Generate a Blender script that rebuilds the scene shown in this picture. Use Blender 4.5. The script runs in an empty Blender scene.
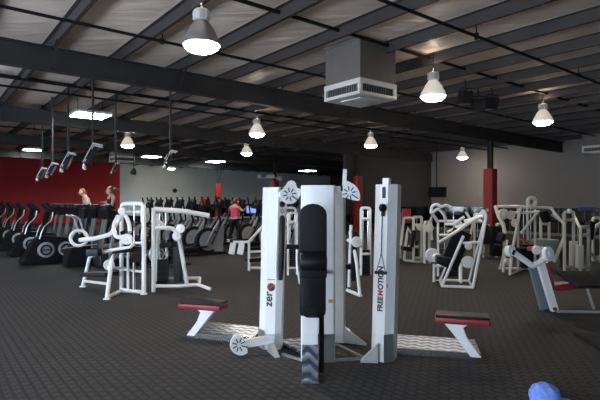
import bpy, bmesh, math, random
from mathutils import Vector, Matrix
random.seed(5)
S = bpy.context.scene
COL = S.collection
F, H, YH = 488.0, 1.75, 200.0
V = Vector
AX_V = V((.788, .615, 0)).normalized()      # along the beams
AX_U = V((-.615, .788, 0)).normalized()     # along the purlins
YAW_B = math.atan2(AX_V.y, AX_V.x)

def P(x, y, Z): return V(((x-300)/F*Z, Z, H+(YH-y)/F*Z))
def FL(x, y):
    Z = F*H/(y-YH); return V(((x-300)/F*Z, Z, 0))
def B(v, u, z=0): return AX_V*v + AX_U*u + V((0, 0, z))

# ------------------------------------------------------------------ materials
def mat(name, col, rough=.5, metal=0, noise=0, nscale=8, bump=0, bscale=40, coat=0, emit=None, es=0, spec=.5):
    m = bpy.data.materials.new(name); m.use_nodes = True
    nt = m.node_tree; b = nt.nodes['Principled BSDF']
    b.inputs['Base Color'].default_value = (*col, 1)
    b.inputs['Roughness'].default_value = rough; b.inputs['Metallic'].default_value = metal
    b.inputs['Coat Weight'].default_value = coat
    b.inputs['Specular IOR Level'].default_value = spec
    if emit: b.inputs['Emission Color'].default_value = (*emit, 1); b.inputs['Emission Strength'].default_value = es
    tc = nt.nodes.new('ShaderNodeTexCoord')
    if noise:
        n = nt.nodes.new('ShaderNodeTexNoise'); n.inputs['Scale'].default_value = nscale; n.inputs['Detail'].default_value = 4
        nt.links.new(tc.outputs['Object'], n.inputs['Vector'])
        r = nt.nodes.new('ShaderNodeValToRGB')
        r.color_ramp.elements[0].position = .3; r.color_ramp.elements[1].position = .7
        r.color_ramp.elements[0].color = (*[c*(1-noise) for c in col], 1)
        r.color_ramp.elements[1].color = (*[min(1, c*(1+noise)) for c in col], 1)
        nt.links.new(n.outputs['Fac'], r.inputs['Fac']); nt.links.new(r.outputs['Color'], b.inputs['Base Color'])
    if bump:
        n = nt.nodes.new('ShaderNodeTexNoise'); n.inputs['Scale'].default_value = bscale
        nt.links.new(tc.outputs['Object'], n.inputs['Vector'])
        bp = nt.nodes.new('ShaderNodeBump'); bp.inputs['Strength'].default_value = bump; bp.inputs['Distance'].default_value = .02
        nt.links.new(n.outputs['Fac'], bp.inputs['Height']); nt.links.new(bp.outputs['Normal'], b.inputs['Normal'])
    return m
M = {}
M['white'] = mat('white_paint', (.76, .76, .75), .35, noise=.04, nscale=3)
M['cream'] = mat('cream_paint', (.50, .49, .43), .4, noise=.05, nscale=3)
M['black'] = mat('black_vinyl', (.007, .007, .008), .42, bump=.1, bscale=120, spec=.22)
M['blackp'] = mat('black_plastic', (.006, .006, .008), .45, noise=.2, spec=.25)
M['dark'] = mat('dark_plastic', (.018, .018, .021), .45, noise=.2, spec=.3)
M['grey'] = mat('grey_plastic', (.27, .275, .28), .5, noise=.1)
M['silver'] = mat('silver_paint', (.55, .56, .58), .35, metal=.6)
M['chrome'] = mat('polished_steel', (.62, .62, .6), .22, metal=1)
M['dull'] = mat('dull_steel', (.3, .3, .29), .45, metal=.8)
M['red'] = mat('red_vinyl', (.24, .012, .02), .4, bump=.1, bscale=90)
M['redpad'] = mat('red_wrap', (.24, .012, .009), .55, noise=.12, nscale=2)
M['beam'] = mat('beam_steel', (.019, .018, .0185), .65, noise=.15, nscale=1.5)
M['purlin'] = mat('purlin_steel', (.032, .026, .024), .65, noise=.15, nscale=1.5)
M['pipe'] = mat('black_pipe', (.008, .007, .007), .65, spec=.2)
M['hvac'] = mat('galvanised_duct', (.15, .132, .118), .5, metal=.25, noise=.1, nscale=2)
M['hvacw'] = mat('diffuser_paint', (.62, .60, .54), .5)
M['slot'] = mat('slot_dark', (.03, .03, .03), .7)
M['lens'] = mat('lamp_lens', (.9, .9, .9), .3, emit=(1, .88, .75), es=50)
M['panel'] = mat('light_panel', (.9, .9, .9), .3, emit=(.96, .98, 1), es=22)
M['cone'] = mat('lamp_reflector_pale', (.6, .57, .5), .4, emit=(1, .9, .78), es=.16)
M['coned'] = mat('lamp_reflector_aluminium', (.35, .34, .34), .4, metal=.6)
M['housing'] = mat('lamp_housing', (.55, .54, .5), .5)
M['blue'] = mat('blue_cloth', (.17, .29, .78), .8, noise=.25, nscale=25, bump=.3, bscale=60)
M['skin'] = mat('skin', (.55, .32, .23), .5)
M['pink'] = mat('pink_jersey', (.75, .06, .17), .8, noise=.1)
M['cloth'] = mat('black_cloth', (.012, .012, .014), .9)
M['wcloth'] = mat('white_cloth', (.6, .58, .56), .9)
M['hairb'] = mat('brown_hair', (.2, .085, .035), .6, noise=.3, nscale=60)
M['hairr'] = mat('red_hair', (.22, .03, .03), .6, noise=.3, nscale=60)
M['hairg'] = mat('ginger_hair', (.36, .15, .06), .6, noise=.3, nscale=60)
M['orange'] = mat('orange_cloth', (.55, .09, .03), .85, noise=.2, nscale=20)
M['screen'] = mat('blue_screen', (.02, .03, .1), .3, emit=(.12, .22, .95), es=.9)
M['screenoff'] = mat('dark_screen', (.012, .014, .018), .15)
M['fin'] = mat('brushed_steel', (.6, .6, .58), .38, metal=.75)
M['matt'] = mat('matt_black_steel', (.014, .014, .015), .75, spec=.2)
M['ink'] = mat('black_ink', (.015, .012, .012), .6)
M['inkr'] = mat('red_ink', (.5, .02, .02), .6)
M['green'] = mat('green_vinyl', (.2, .27, .23), .5)
M['navy'] = mat('navy_plastic', (.05, .08, .18), .4)
M['teal'] = mat('blue_grey_panel', (.14, .18, .22), .4)
M['mirror'] = mat('mirror_glass', (.2, .205, .2), .04, metal=1)
M['yellow'] = mat('yellow_sticker', (.5, .38, .04), .6)
# diamond tread plate
def tread():
    m = mat('tread_plate', (.5, .54, .62), .34, metal=1); nt = m.node_tree; b = nt.nodes['Principled BSDF']; L = nt.links
    tc = nt.nodes.new('ShaderNodeTexCoord'); mp = nt.nodes.new('ShaderNodeMapping'); mp.inputs['Rotation'].default_value = (0, 0, .296)
    L.new(tc.outputs['Object'], mp.inputs['Vector'])
    sp = nt.nodes.new('ShaderNodeSeparateXYZ'); L.new(mp.outputs['Vector'], sp.inputs[0])
    def mth(op, a, bb):
        n = nt.nodes.new('ShaderNodeMath'); n.operation = op
        for i, q in enumerate((a, bb)):
            if q is None: continue
            if isinstance(q, (int, float)): n.inputs[i].default_value = q
            else: L.new(q, n.inputs[i])
        return n.outputs[0]
    wob = mth('MULTIPLY', mth('SINE', mth('MULTIPLY', sp.outputs['X'], 42), None), .022)
    wob2 = mth('MULTIPLY', sp.outputs['Z'], 1.0)
    yy = mth('ADD', mth('ADD', sp.outputs['Y'], wob), mth('ADD', mth('MULTIPLY', sp.outputs['X'], .0), wob2))
    f = mth('ADD', mth('MULTIPLY', mth('SINE', mth('MULTIPLY', yy, 52), None), .5), .5)
    f2 = mth('ADD', mth('MULTIPLY', mth('SINE', mth('ADD', mth('MULTIPLY', sp.outputs['X'], 75), mth('MULTIPLY', sp.outputs['Z'], 70)), None), .5), .5)
    ff = mth('ADD', mth('MULTIPLY', f, .75), mth('MULTIPLY', f2, .25))
    r = nt.nodes.new('ShaderNodeValToRGB'); r.color_ramp.elements[0].color = (.20, .23, .29, 1); r.color_ramp.elements[1].color = (.62, .66, .74, 1)
    r.color_ramp.elements[0].position = .35; r.color_ramp.elements[1].position = .65
    L.new(ff, r.inputs[0]); L.new(r.outputs[0], b.inputs['Base Color'])
    bp = nt.nodes.new('ShaderNodeBump'); bp.inputs['Strength'].default_value = .5; bp.inputs['Distance'].default_value = .008
    L.new(ff, bp.inputs['Height']); L.new(bp.outputs['Normal'], b.inputs['Normal'])
    return m
M['tread'] = tread()
def carpet():
    m = mat('carpet', (.03, .03, .03), .85, spec=.25); nt = m.node_tree; b = nt.nodes['Principled BSDF']; L = nt.links
    tc = nt.nodes.new('ShaderNodeTexCoord'); mp = nt.nodes.new('ShaderNodeMapping')
    mp.inputs['Rotation'].default_value = (0, 0, -YAW_B-math.pi/2)
    L.new(tc.outputs['Object'], mp.inputs['Vector'])
    br = nt.nodes.new('ShaderNodeTexBrick'); br.offset = .5
    br.inputs['Scale'].default_value = 1; br.inputs['Brick Width'].default_value = .12; br.inputs['Row Height'].default_value = .085
    br.inputs['Mortar Size'].default_value = .02; br.inputs['Mortar Smooth'].default_value = .6; br.inputs['Bias'].default_value = -.2
    br.inputs['Color1'].default_value = (.058, .056, .055, 1); br.inputs['Color2'].default_value = (.050, .0485, .048, 1)
    br.inputs['Mortar'].default_value = (.033, .032, .0315, 1)
    L.new(mp.outputs['Vector'], br.inputs['Vector'])
    n = nt.nodes.new('ShaderNodeTexNoise'); n.inputs['Scale'].default_value = .7; n.inputs['Detail'].default_value = 5
    L.new(tc.outputs['Object'], n.inputs['Vector'])
    mr = nt.nodes.new('ShaderNodeMapRange'); mr.inputs['To Min'].default_value = .8; mr.inputs['To Max'].default_value = 1.2
    L.new(n.outputs['Fac'], mr.inputs['Value'])
    mx = nt.nodes.new('ShaderNodeMix'); mx.data_type = 'RGBA'; mx.blend_type = 'MULTIPLY'; mx.inputs['Factor'].default_value = 1
    L.new(br.outputs['Color'], mx.inputs['A']); L.new(mr.outputs['Result'], mx.inputs['B']); L.new(mx.outputs['Result'], b.inputs['Base Color'])
    bp = nt.nodes.new('ShaderNodeBump'); bp.inputs['Strength'].default_value = .5; bp.inputs['Distance'].default_value = .01
    L.new(br.outputs['Fac'], bp.inputs['Height']); bp.invert = True; L.new(bp.outputs['Normal'], b.inputs['Normal'])
    return m
M['carpet'] = carpet()
def insul():
    m = mat('roof_insulation', (.74, .62, .52), .42, noise=.13, nscale=1.2); nt = m.node_tree; b = nt.nodes['Principled BSDF']; L = nt.links
    tc = nt.nodes.new('ShaderNodeTexCoord'); mp = nt.nodes.new('ShaderNodeMapping')
    mp.inputs['Rotation'].default_value = (0, 0, -YAW_B); mp.inputs['Scale'].default_value = (.5, 3.5, 1)
    L.new(tc.outputs['Object'], mp.inputs['Vector'])
    n = nt.nodes.new('ShaderNodeTexNoise'); n.inputs['Scale'].default_value = 1.6; n.inputs['Detail'].default_value = 2
    L.new(mp.outputs['Vector'], n.inputs['Vector'])
    bp = nt.nodes.new('ShaderNodeBump'); bp.inputs['Strength'].default_value = .35; bp.inputs['Distance'].default_value = .12
    L.new(n.outputs['Fac'], bp.inputs['Height']); L.new(bp.outputs['Normal'], b.inputs['Normal'])
    return m
M['insul'] = insul()
M['wgrey'] = mat('grey_wall_paint', (.66, .73, .72), .7, noise=.05, nscale=.6)
M['wtan'] = mat('warm_grey_wall_paint', (.19, .178, .165), .7, noise=.05, nscale=.6)
M['wdark'] = mat('charcoal_wall_paint', (.035, .035, .036), .7, noise=.06, nscale=.6)
M['wred'] = mat('red_wall_paint', (.5, .014, .02), .6, noise=.06, nscale=.6)
M['frame_al'] = mat('window_aluminium', (.25, .25, .25), .4, metal=.7)

# ------------------------------------------------------------------ mesh helpers
class MB:
    def __init__(s): s.bm = bmesh.new()
    def _frame(s, d, up=V((0, 0, 1))):
        d = d.normalized()
        if abs(d.dot(up)) > .98: up = V((1, 0, 0)) if abs(d.x) < .9 else V((0, 1, 0))
        a = d.cross(up).normalized(); return a, a.cross(d).normalized()
    def box(s, c, d, R=None, bev=0):
        m = Matrix.Translation(c) @ ((R.to_4x4() if R else Matrix())) @ Matrix.Diagonal((d[0], d[1], d[2], 1))
        r = bmesh.ops.create_cube(s.bm, size=1, matrix=m)
        if bev:
            vs = set(r['verts']); es = [e for e in s.bm.edges if e.verts[0] in vs]
            bmesh.ops.bevel(s.bm, geom=es, offset=bev, segments=3, profile=.6, affect='EDGES', clamp_overlap=True)
        return s
    def bar(s, a, b, w, h=None, up=V((0, 0, 1)), bev=0):
        a, b = V(a), V(b); h = h or w; x, z = s._frame(b-a, up); y = (b-a).normalized()
        R = Matrix((x, y, z)).transposed()
        return s.box((a+b)/2, (w, (b-a).length, h), R, bev)
    def tube(s, pts, r, seg=8, closed=False):
        pts = [V(p) for p in pts]; n = len(pts); rings = []; rr = r if isinstance(r, (list, tuple)) else [r]*n
        x = None
        for i, p in enumerate(pts):
            if closed: t = (pts[(i+1) % n]-p).normalized()+(p-pts[i-1]).normalized()
            elif i == 0: t = pts[1]-p
            elif i == n-1: t = p-pts[i-1]
            else: t = (pts[i+1]-p).normalized()+(p-pts[i-1]).normalized()
            t.normalize()
            if x is None: x, z = s._frame(t)
            else:
                x = (x-t*x.dot(t)).normalized(); z = x.cross(t).normalized()
            k = 1
            if 0 < i < n-1 or closed:
                c = (pts[(i+1) % n]-p).normalized().dot((p-pts[i-1]).normalized()); k = 1/max(.5, math.sqrt(max(0, (1+c)/2)))
            rings.append([s.bm.verts.new(p+(x*math.cos(2*math.pi*j/seg)+z*math.sin(2*math.pi*j/seg))*rr[i]*(k if k < 1.3 else 1.3)) for j in range(seg)])
        m = n if closed else n-1
        for i in range(m):
            A, Bq = rings[i], rings[(i+1) % n]
            for j in range(seg): s.bm.faces.new((A[j], A[(j+1) % seg], Bq[(j+1) % seg], Bq[j]))
        if not closed: s.bm.faces.new(rings[0][::-1]); s.bm.faces.new(rings[-1])
        return s
    def cyl(s, a, b, r1, r2=None, seg=20):
        return s.tube([a, b], [r1, r1 if r2 is None else r2], seg)
    def ring(s, c, n, R, r, seg=24, ts=8):
        x, z = s._frame(V(n)); c = V(c)
        return s.tube([c+(x*math.cos(2*math.pi*i/seg)+z*math.sin(2*math.pi*i/seg))*R for i in range(seg)], r, ts, True)
    def lathe(s, c, prof, axis=V((0, 0, 1)), seg=24):
        x, z = s._frame(axis); c = V(c); ax = V(axis).normalized(); rings = []
        for r, h in prof:
            rings.append([s.bm.verts.new(c+ax*h+(x*math.cos(2*math.pi*j/seg)+z*math.sin(2*math.pi*j/seg))*max(r, .0005)) for j in range(seg)])
        for A, Bq in zip(rings, rings[1:]):
            for j in range(seg): s.bm.faces.new((A[j], A[(j+1) % seg], Bq[(j+1) % seg], Bq[j]))
        s.bm.faces.new(rings[0][::-1]); s.bm.faces.new(rings[-1]); return s
    def prism(s, pts, off):
        off = V(off); a = [s.bm.verts.new(V(p)) for p in pts]; b = [s.bm.verts.new(V(p)+off) for p in pts]; n = len(pts)
        s.bm.faces.new(a[::-1]); s.bm.faces.new(b)
        for i in range(n): s.bm.faces.new((a[i], a[(i+1) % n], b[(i+1) % n], b[i]))
        return s
    def loft(s, A, Bp):
        a = [s.bm.verts.new(V(p)) for p in A]; b = [s.bm.verts.new(V(p)) for p in Bp]; n = len(A)
        s.bm.faces.new(a[::-1]); s.bm.faces.new(b)
        for i in range(n): s.bm.faces.new((a[i], a[(i+1) % n], b[(i+1) % n], b[i]))
        return s
    def build(s, name, m, parent=None, loc=None):
        bmesh.ops.recalc_face_normals(s.bm, faces=s.bm.faces)
        o_loc = V((0, 0, 0))
        p = parent
        while p is not None: o_loc = o_loc + p.location; p = p.parent
        if loc is not None: o_loc = V(loc)
        bmesh.ops.translate(s.bm, verts=s.bm.verts, vec=-o_loc)
        me = bpy.data.meshes.new(name); s.bm.to_mesh(me); s.bm.free()
        me.polygons.foreach_set('use_smooth', [True]*len(me.polygons)); me.set_sharp_from_angle(angle=.62)
        me.materials.append(m if not isinstance(m, str) else M[m])
        o = bpy.data.objects.new(name, me); COL.objects.link(o)
        if parent: o.parent = parent
        elif loc is not None: o.location = loc
        return o
def fillet(pts, rad, n=5):
    pts = [V(p) for p in pts]; out = [pts[0]]
    for i in range(1, len(pts)-1):
        p = pts[i]; a = (pts[i-1]-p); b = (pts[i+1]-p); r = min(rad, a.length*.45, b.length*.45)
        A = p+a.normalized()*r; C = p+b.normalized()*r
        for k in range(n+1):
            t = k/n; out.append(A*(1-t)**2+p*2*t*(1-t)+C*t*t)
    return out+[pts[-1]]
def thing(name, label, cat, loc, group=None):
    o = bpy.data.objects.new(name, None); COL.objects.link(o); o.location = loc; o.empty_display_size = .1
    o['label'] = label; o['category'] = cat
    if group: o['group'] = group
    return o
def tag(o, label, cat, group=None):
    o['label'] = label; o['category'] = cat
    if group: o['group'] = group
    return o
def struct(o): o['kind'] = 'structure'; return o
def copy_tree(o, parent=None):
    c = o.copy(); COL.objects.link(c)
    if parent is not None: c.parent = parent
    for ch in list(o.children): copy_tree(ch, c)
    return c
def place(o, loc, yaw): o.location = loc; o.rotation_euler = (0, 0, yaw)
def text(body, size, m, mtx, name, parent, depth=.002, bold=0):
    cu = bpy.data.curves.new(name, 'FONT'); cu.body = body; cu.size = size; cu.extrude = depth; cu.align_x = 'LEFT'; cu.align_y = 'BOTTOM'
    cu.offset = bold
    t = bpy.data.objects.new(name+'_c', cu); COL.objects.link(t)
    bpy.context.view_layer.update()
    me = bpy.data.meshes.new_from_object(t.evaluated_get(bpy.context.evaluated_depsgraph_get()))
    w = max(v.co.x for v in me.vertices)
    bpy.data.objects.remove(t); me.transform(mtx)
    p = parent; ol = V((0, 0, 0))
    while p is not None: ol = ol+p.location; p = p.parent
    me.transform(Matrix.Translation(-ol))
    me.materials.clear(); me.materials.append(M[m])
    o = bpy.data.objects.new(name, me); COL.objects.link(o); o.parent = parent
    return o, w

# ------------------------------------------------------------------ building shell
V0, V1, V2, U0, UP, U1 = -6.0, 24.3, 36.0, -6.0, 18.3, 40.7
deck = lambda v: 5.05-.0125*v
def slab(a, b, c, d, name, m):   # thin vertical wall box along building axes between (v,u) corners
    mb = MB(); mb.prism([B(*a), B(*b), B(*c), B(*d)], (0, 0, 5.3)); return struct(mb.build(name, m))
mb = MB(); mb.prism([B(V0-.3, U0-.3, -.1), B(V2+.3, U0-.3, -.1), B(V2+.3, U1+.3, -.1), B(V0-.3, U1+.3, -.1)], (0, 0, .1)); struct(mb.build('floor', 'carpet'))
purl = [2.08+1.34*k for k in range(-6, 26)]
mb = MB(); bm = mb.bm
vs_ = []
v = V0-.3
while v <= V2+.31:
    ph = ((v-2.08)/1.34) % 1.0
    vs_.append((v, deck(v)-.035*abs(math.sin(math.pi*ph))**.6)); v += 1.34/8
us_ = [U0-.3+k*((U1-U0+.6)/12) for k in range(13)]
g = [[bm.verts.new(B(a, u, z)) for u in us_] for a, z in vs_]
g2 = [[bm.verts.new(B(a, u, 5.6)) for u in us_] for a, z in vs_]
for i in range(len(g)-1):
    for j in range(12):
        bm.faces.new((g[i][j], g[i][j+1], g[i+1][j+1], g[i+1][j])); bm.faces.new((g2[i][j], g2[i+1][j], g2[i+1][j+1], g2[i][j+1]))
struct(mb.build('ceiling', 'insul'))
slab((V1, U0), (V1+.2, U0), (V1+.2, UP+.2), (V1, UP+.2), 'wall_right', 'wtan')
VPL = 17.25
slab((VPL, UP), (V1, UP), (V1, UP+.2), (VPL, UP+.2), 'wall_partition', 'wdark')
slab((V1+.2, UP), (V2, UP), (V2, UP+.2), (V1+.2, UP+.2), 'wall_alcove', 'wdark')
slab((V2, UP), (V2+.2, UP), (V2+.2, U1), (V2, U1), 'wall_alcove_side', 'wdark')
slab((V0, U1), (13.0, U1), (13.0, U1+.2), (V0, U1+.2), 'wall_back_red', 'wred')
slab((13.0, U1), (V2+.2, U1), (V2+.2, U1+.2), (13.0, U1+.2), 'wall_back_grey', 'wgrey')
slab((V0, U0-.2), (V1+.2, U0-.2), (V1+.2, U0), (V0, U0), 'wall_front', 'wgrey')
# left wall: windows (storefront glazing) beside and behind the camera
wins = [(-3.5, .8), (1.6, 5.9), (6.7, 11.0), (11.8, 16.1)]
mb = MB()
def wseg(ua, ub, z0, z1):
    mb.prism([B(V0-.2, ua, z0), B(V0, ua, z0), B(V0, ub, z0), B(V0-.2, ub, z0)], (0, 0, z1-z0))
edges = [U0-.2]+[e for w in wins for e in w]+[U1]
for k in range(0, len(edges), 2): wseg(edges[k], edges[k+1], 0, 5.3)
for a, b in wins: wseg(a, b, 0, .25); wseg(a, b, 2.7, 5.3)
struct(mb.build('wall_left', 'wgrey'))
glass = bpy.data.materials.new('window_glass'); glass.use_nodes = True
gn = glass.node_tree; gn.nodes.clear(); o_ = gn.nodes.new('ShaderNodeOutputMaterial'); t_ = gn.nodes.new('ShaderNodeBsdfTransparent')
g_ = gn.nodes.new('ShaderNodeBsdfGlossy'); g_.inputs['Roughness'].default_value = .02; mx_ = gn.nodes.new('ShaderNodeMixShader'); mx_.inputs[0].default_value = .06
t_.inputs['Color'].default_value = (.92, .95, .95, 1)
gn.links.new(t_.outputs[0], mx_.inputs[1]); gn.links.new(g_.outputs[0], mx_.inputs[2]); gn.links.new(mx_.outputs[0], o_.inputs[0])
for i, (a, b) in enumerate(wins):
    mb = MB()
    for u in (a+.03, (a+b)/2, b-.03): mb.box(B(V0-.1, u, 1.475), (.08, .06, 2.45), Matrix.Rotation(YAW_B, 3, 'Z'))
    for z in (.28, 2.67): mb.box(B(V0-.1, (a+b)/2, z), (.08, b-a, .06), Matrix.Rotation(YAW_B, 3, 'Z'))
    wf = struct(mb.build('window_%d' % (i+1), 'frame_al'))
    mb = MB(); mb.box(B(V0-.1, (a+b)/2, 1.475), (.01, b-a, 2.4), Matrix.Rotation(YAW_B, 3, 'Z')); mb.build('pane', glass, wf)
    # daylight portal
    ld = bpy.data.lights.new('daylight', 'AREA'); ld.shape = 'RECTANGLE'; ld.size = b-a; ld.size_y = 2.45; ld.cycles.is_portal = True
    lo = bpy.data.objects.new('daylight', ld); COL.objects.link(lo); lo.location = B(V0-.25, (a+b)/2, 1.475)
    lo.rotation_euler = (AX_V).to_track_quat('-Z', 'Z').to_euler()
# mirrors along the bottom of the walls
def mirror(a, b, n, name):
    d = (b-a).normalized(); mb = MB(); mb.prism([a+n*.002, b+n*.002, b+n*.02, a+n*.02], (0, 0, 1.22))
    o = mb.build(name, 'mirror', loc=a); return o
RB = Matrix.Rotation(YAW_B, 3, 'Z')
k = 0
for i in range(4):
    a = VPL+.05+i*1.76
    tag(mirror(B(a, UP, .15), B(a+1.73, UP, .15), -AX_U, 'wall_mirror'), 'low frameless wall mirror on the charcoal wall, %s' % ['beside the middle red post', 'second from the middle red post', 'third from the middle red post', 'ending at the corner with the right wall'][i], 'mirror', 'mirrors on the charcoal wall')
ordn = ['first', 'second', 'third', 'fourth', 'fifth', 'sixth', 'seventh', 'eighth', 'ninth', 'tenth', 'eleventh', 'twelfth']
for i in range(4):
    a = UP-.1-i*2.45
    tag(mirror(B(V1, a-2.4, .15), B(V1, a, .15), -AX_V, 'wall_mirror'), 'low wall mirror on the plain right wall, %s panel counting from the far corner' % ordn[i], 'mirror', 'mirrors on the right wall')
for i in range(4):
    a = 19.5+i*2.45
    tag(mirror(B(a, U1, .15), B(a+2.4, U1, .15), -AX_U, 'wall_mirror'), 'low wall mirror on the far grey wall, %s panel right of the furthest red post' % ordn[i], 'mirror', 'mirrors on the far grey wall')
# beams, purlins, bridging, posts
beams = [10.7, 18.2, 25.7, 33.2, 2.0, -4.5]
for ib, u in enumerate(beams):
    ve = V1 if u < UP else V2
    mb = MB(); tb = lambda v: deck(v)-.24; dp = .47
    a, b = B(V0, u, tb(V0)), B(ve, u, tb(ve))
    up = V((0, 0, 1))
    mb.bar(a-up*.01, b-up*.01, .2, .02); mb.bar(a-up*dp, b-up*dp, .2, .02); mb.bar(a-up*dp/2, b-up*dp/2, .015, dp)
    bo = struct(mb.build('ceiling_beam', 'beam'))
    mb = MB()
    for k, v in enumerate(purl):
        if k % 2 == 0 and V0+.5 < v < ve-.5:
            mb.bar(B(v, u-.5, deck(v)-.2), B(v, u-.02, tb(v)-dp+.02), .045, .006)
    mb.build('flange_brace', 'beam', bo)
for v in purl:
    if v < V0 or v > V2: continue
    u0 = U0 if v < V1 else UP+.2
    mb = MB(); z = deck(v)
    mb.bar(B(v, u0, z-.13), B(v, U1, z-.13), .012, .2)
    mb.bar(B(v+.03, u0, z-.225), B(v+.03, U1, z-.225), .07, .012); mb.bar(B(v-.03, u0, z-.03), B(v-.03, U1, z-.03), .07, .012)
    struct(mb.build('ceiling_purlin', 'purlin'))
for u in (6.65, 14.5-.1, 21.8, 29.4):
    ve = V1 if u < UP else V2
    mb = MB(); mb.bar(B(V0, u, deck(V0)-.1), B(ve, u, deck(ve)-.1), .05, .05); struct(mb.build('ceiling_bridging', 'pipe'))
for i, u in enumerate(beams[:4]):
    b0 = B(18.0, u)
    mb = MB(); ht = deck(18)-.24-.48
    for s_ in (-1, 1): mb.box(b0+AX_U*s_*.08+V((0, 0, ht/2)), (.16, .014, ht), RB)
    mb.box(b0+V((0, 0, ht/2)), (.012, .16, ht), RB)
    c = struct(mb.build('column', 'beam', loc=b0))
    mb = MB(); mb.box(b0+V((0, 0, 1.5)), (.40, .40, 3.0), RB, bev=.05); mb.build('red_wrap', 'redpad', c)
    if i == 0:
        mb = MB(); mb.box(b0-AX_V*.205-AX_U*.0+V((0, 0, 1.35)), (.012, .08, .12), RB); mb.build('switch_plate', 'wcloth', c)
# pipes
def pipe(u, z, lab, drops=True, r=.028, V1=V1):
    t = thing('sprinkler_pipe', lab, 'pipe', B(V0, u, z))
    mb = MB(); mb.cyl(B(V0, u, z), B(V1, u, z-.3), r, seg=10); mb.build('pipe_run', 'pipe', t)
    if drops:
        v = V0+1.5
        while v < V1-1:
            mb = MB(); zz = z-.3*(v-V0)/(V1-V0); mb.cyl(B(v, u, zz), B(v, u, deck(v)-.02), .011, seg=6); mb.cyl(B(v, u, zz-.05), B(v, u, zz+.05), .04, seg=8)
            mb.build('hanger', 'pipe', t); v += 2.68*1.5
pipe(8.67, 4.78, 'black pipe crossing the ceiling nearest in front of the thick first beam', V1=22.7)
pipe(13.45, 4.75, 'black ceiling pipe just beyond the first beam, nearer of a close pair', True, .03)
pipe(14.36, 4.72, 'black ceiling pipe just beyond the first beam, further of a close pair', False, .03)
pipe(4.75, 4.70, 'black pipe running over the upper right, the closest ceiling pipe to the viewer')
pipe(21.3, 4.6, 'thin black ceiling pipe between the second and third beams')
# ------------------------------------------------------------------ lamps
def bay_light(px, py, v, u, lab, pale=True, z=3.95):
    c = B(v, u); c = V((c.x, c.y, 0))
    t = thing('high_bay_lamp', lab, 'lamp', c+V((0, 0, z)), 'round pendant lamps')
    mb = MB(); mb.lathe(c, [(.02, z-.085), (.10, z-.08), (.18, z-.058), (.235, z-.02), (.262, z+.03), (.255, z+.05), (.02, z+.052)]); mb.build('lens', 'lens', t)
    mb = MB(); mb.lathe(c, [(.27, z+.02), (.27, z+.06), (.25, z+.11), (.17, z+.26), (.10, z+.36), (.07, z+.37)]); mb.build('reflector', 'cone' if pale else 'coned', t)
    mb = MB(); mb.lathe(c, [(.05, z+.37), (.11, z+.38), (.12, z+.40), (.12, z+.50), (.10, z+.53), (.03, z+.55)], seg=12)
    for k in range(8):
        a = k*math.pi/4; mb.box(c+V((.115*math.cos(a), .115*math.sin(a), z+.45)), (.02, .02, .13))
    mb.build('ballast_housing', 'housing', t)
    mb = MB(); mb.ring(c+V((0, 0, z+.585)), (1, 0, 0), .035, .008, 12, 6); mb.build('hook', 'dull', t)
    mb = MB(); mb.cyl(c+V((0, 0, z+.61)), c+V((0, 0, deck(v)-.02)), .012, seg=8); mb.build('hanger_rod', 'pipe', t)
bay_light(204, 47, 3.2, 6.4, 'large round pendant lamp with dark cone nearest the viewer, above left', False)
bay_light(433, 98, 8.7, 6.5, 'round pendant lamp with pale cone right of the hanging air diffuser')
bay_light(541, 123, 14.0, 6.7, 'round pendant lamp furthest right, hanging before the plain right wall')
bay_light(257, 135, 9.0, 13.9, 'round pendant lamp beyond the first beam, above and left of the white cable tower')
bay_light(370, 146, 14.5, 13.9, 'round pendant lamp over the right column of the white cable machine')
bay_light(467, 161, 22.4, 14.9, 'round pendant lamp left of the nearest red post, low by the right wall')
bay_light(246, 154, 12.3, 19.9, 'small distant pendant lamp just left of and below a larger one, left of the tower')
bay_light(127, 146, 6.7, 20.0, 'pendant lamp glowing in front of the far left ceiling heater box')
bay_light(172, 168, 16.0, 37.3, 'furthest pendant lamp, throwing a pool of light on the grey back wall', True, 4.25)
def uplight(v, u):  # extra point light added above each lamp to brighten the ceiling
    ld = bpy.data.lights.new('added_uplight', 'POINT'); ld.energy = 2.5; ld.color = (1, .86, .72); ld.shadow_soft_size = .12
    lo = bpy.data.objects.new('added_uplight', ld); COL.objects.link(lo); lo.location = B(v, u, 4.62)
for v_, u_ in ((3.2, 6.4), (8.7, 6.5), (14.0, 6.7), (9.0, 13.9), (14.5, 13.9), (22.4, 14.9), (12.3, 19.9), (6.7, 20.0), (16.0, 37.3)): uplight(v_, u_)
def sq_light(v, u, lab, s=1.0, z=None):
    z = z or deck(v)-.33
    c = B(v, u)
    t = thing('ceiling_light', lab, 'ceiling light', c+V((0, 0, z)), 'square ceiling lights')
    mb = MB(); mb.box(c+V((0, 0, z+.05)), (s, s, .08), RB); mb.build('housing', 'housing', t)
    mb = MB(); mb.box(c+V((0, 0, z)), (s*.94, s*.94, .025), RB, bev=.008); mb.build('diffuser', 'panel', t)
    mb = MB()
    for a in (-1, 1): mb.cyl(c+AX_V*a*.35*s+V((0, 0, z+.08)), c+AX_V*a*.35*s+V((0, 0, deck(v)-.02)), .012, seg=6)
    mb.build('hanger_rod', 'pipe', t)
sq_light(4.28, 16.3, 'square ceiling light at upper left, largest and brightest of the flat ones', 1.05, 4.42)
sq_light(5.2, 32.0, 'flat ceiling light furthest left, over the red wall', .95)
sq_light(12.0, 31.2, 'flat ceiling light just right of the lamp by the ceiling heater box', 1.05)
sq_light(16.9, 31.6, 'flat ceiling light above the furthest red post', 1.1)
sq_light(23.2, 28.8, 'flat ceiling light directly above the white cable machine, very far off', 1.0, 3.95)
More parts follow.
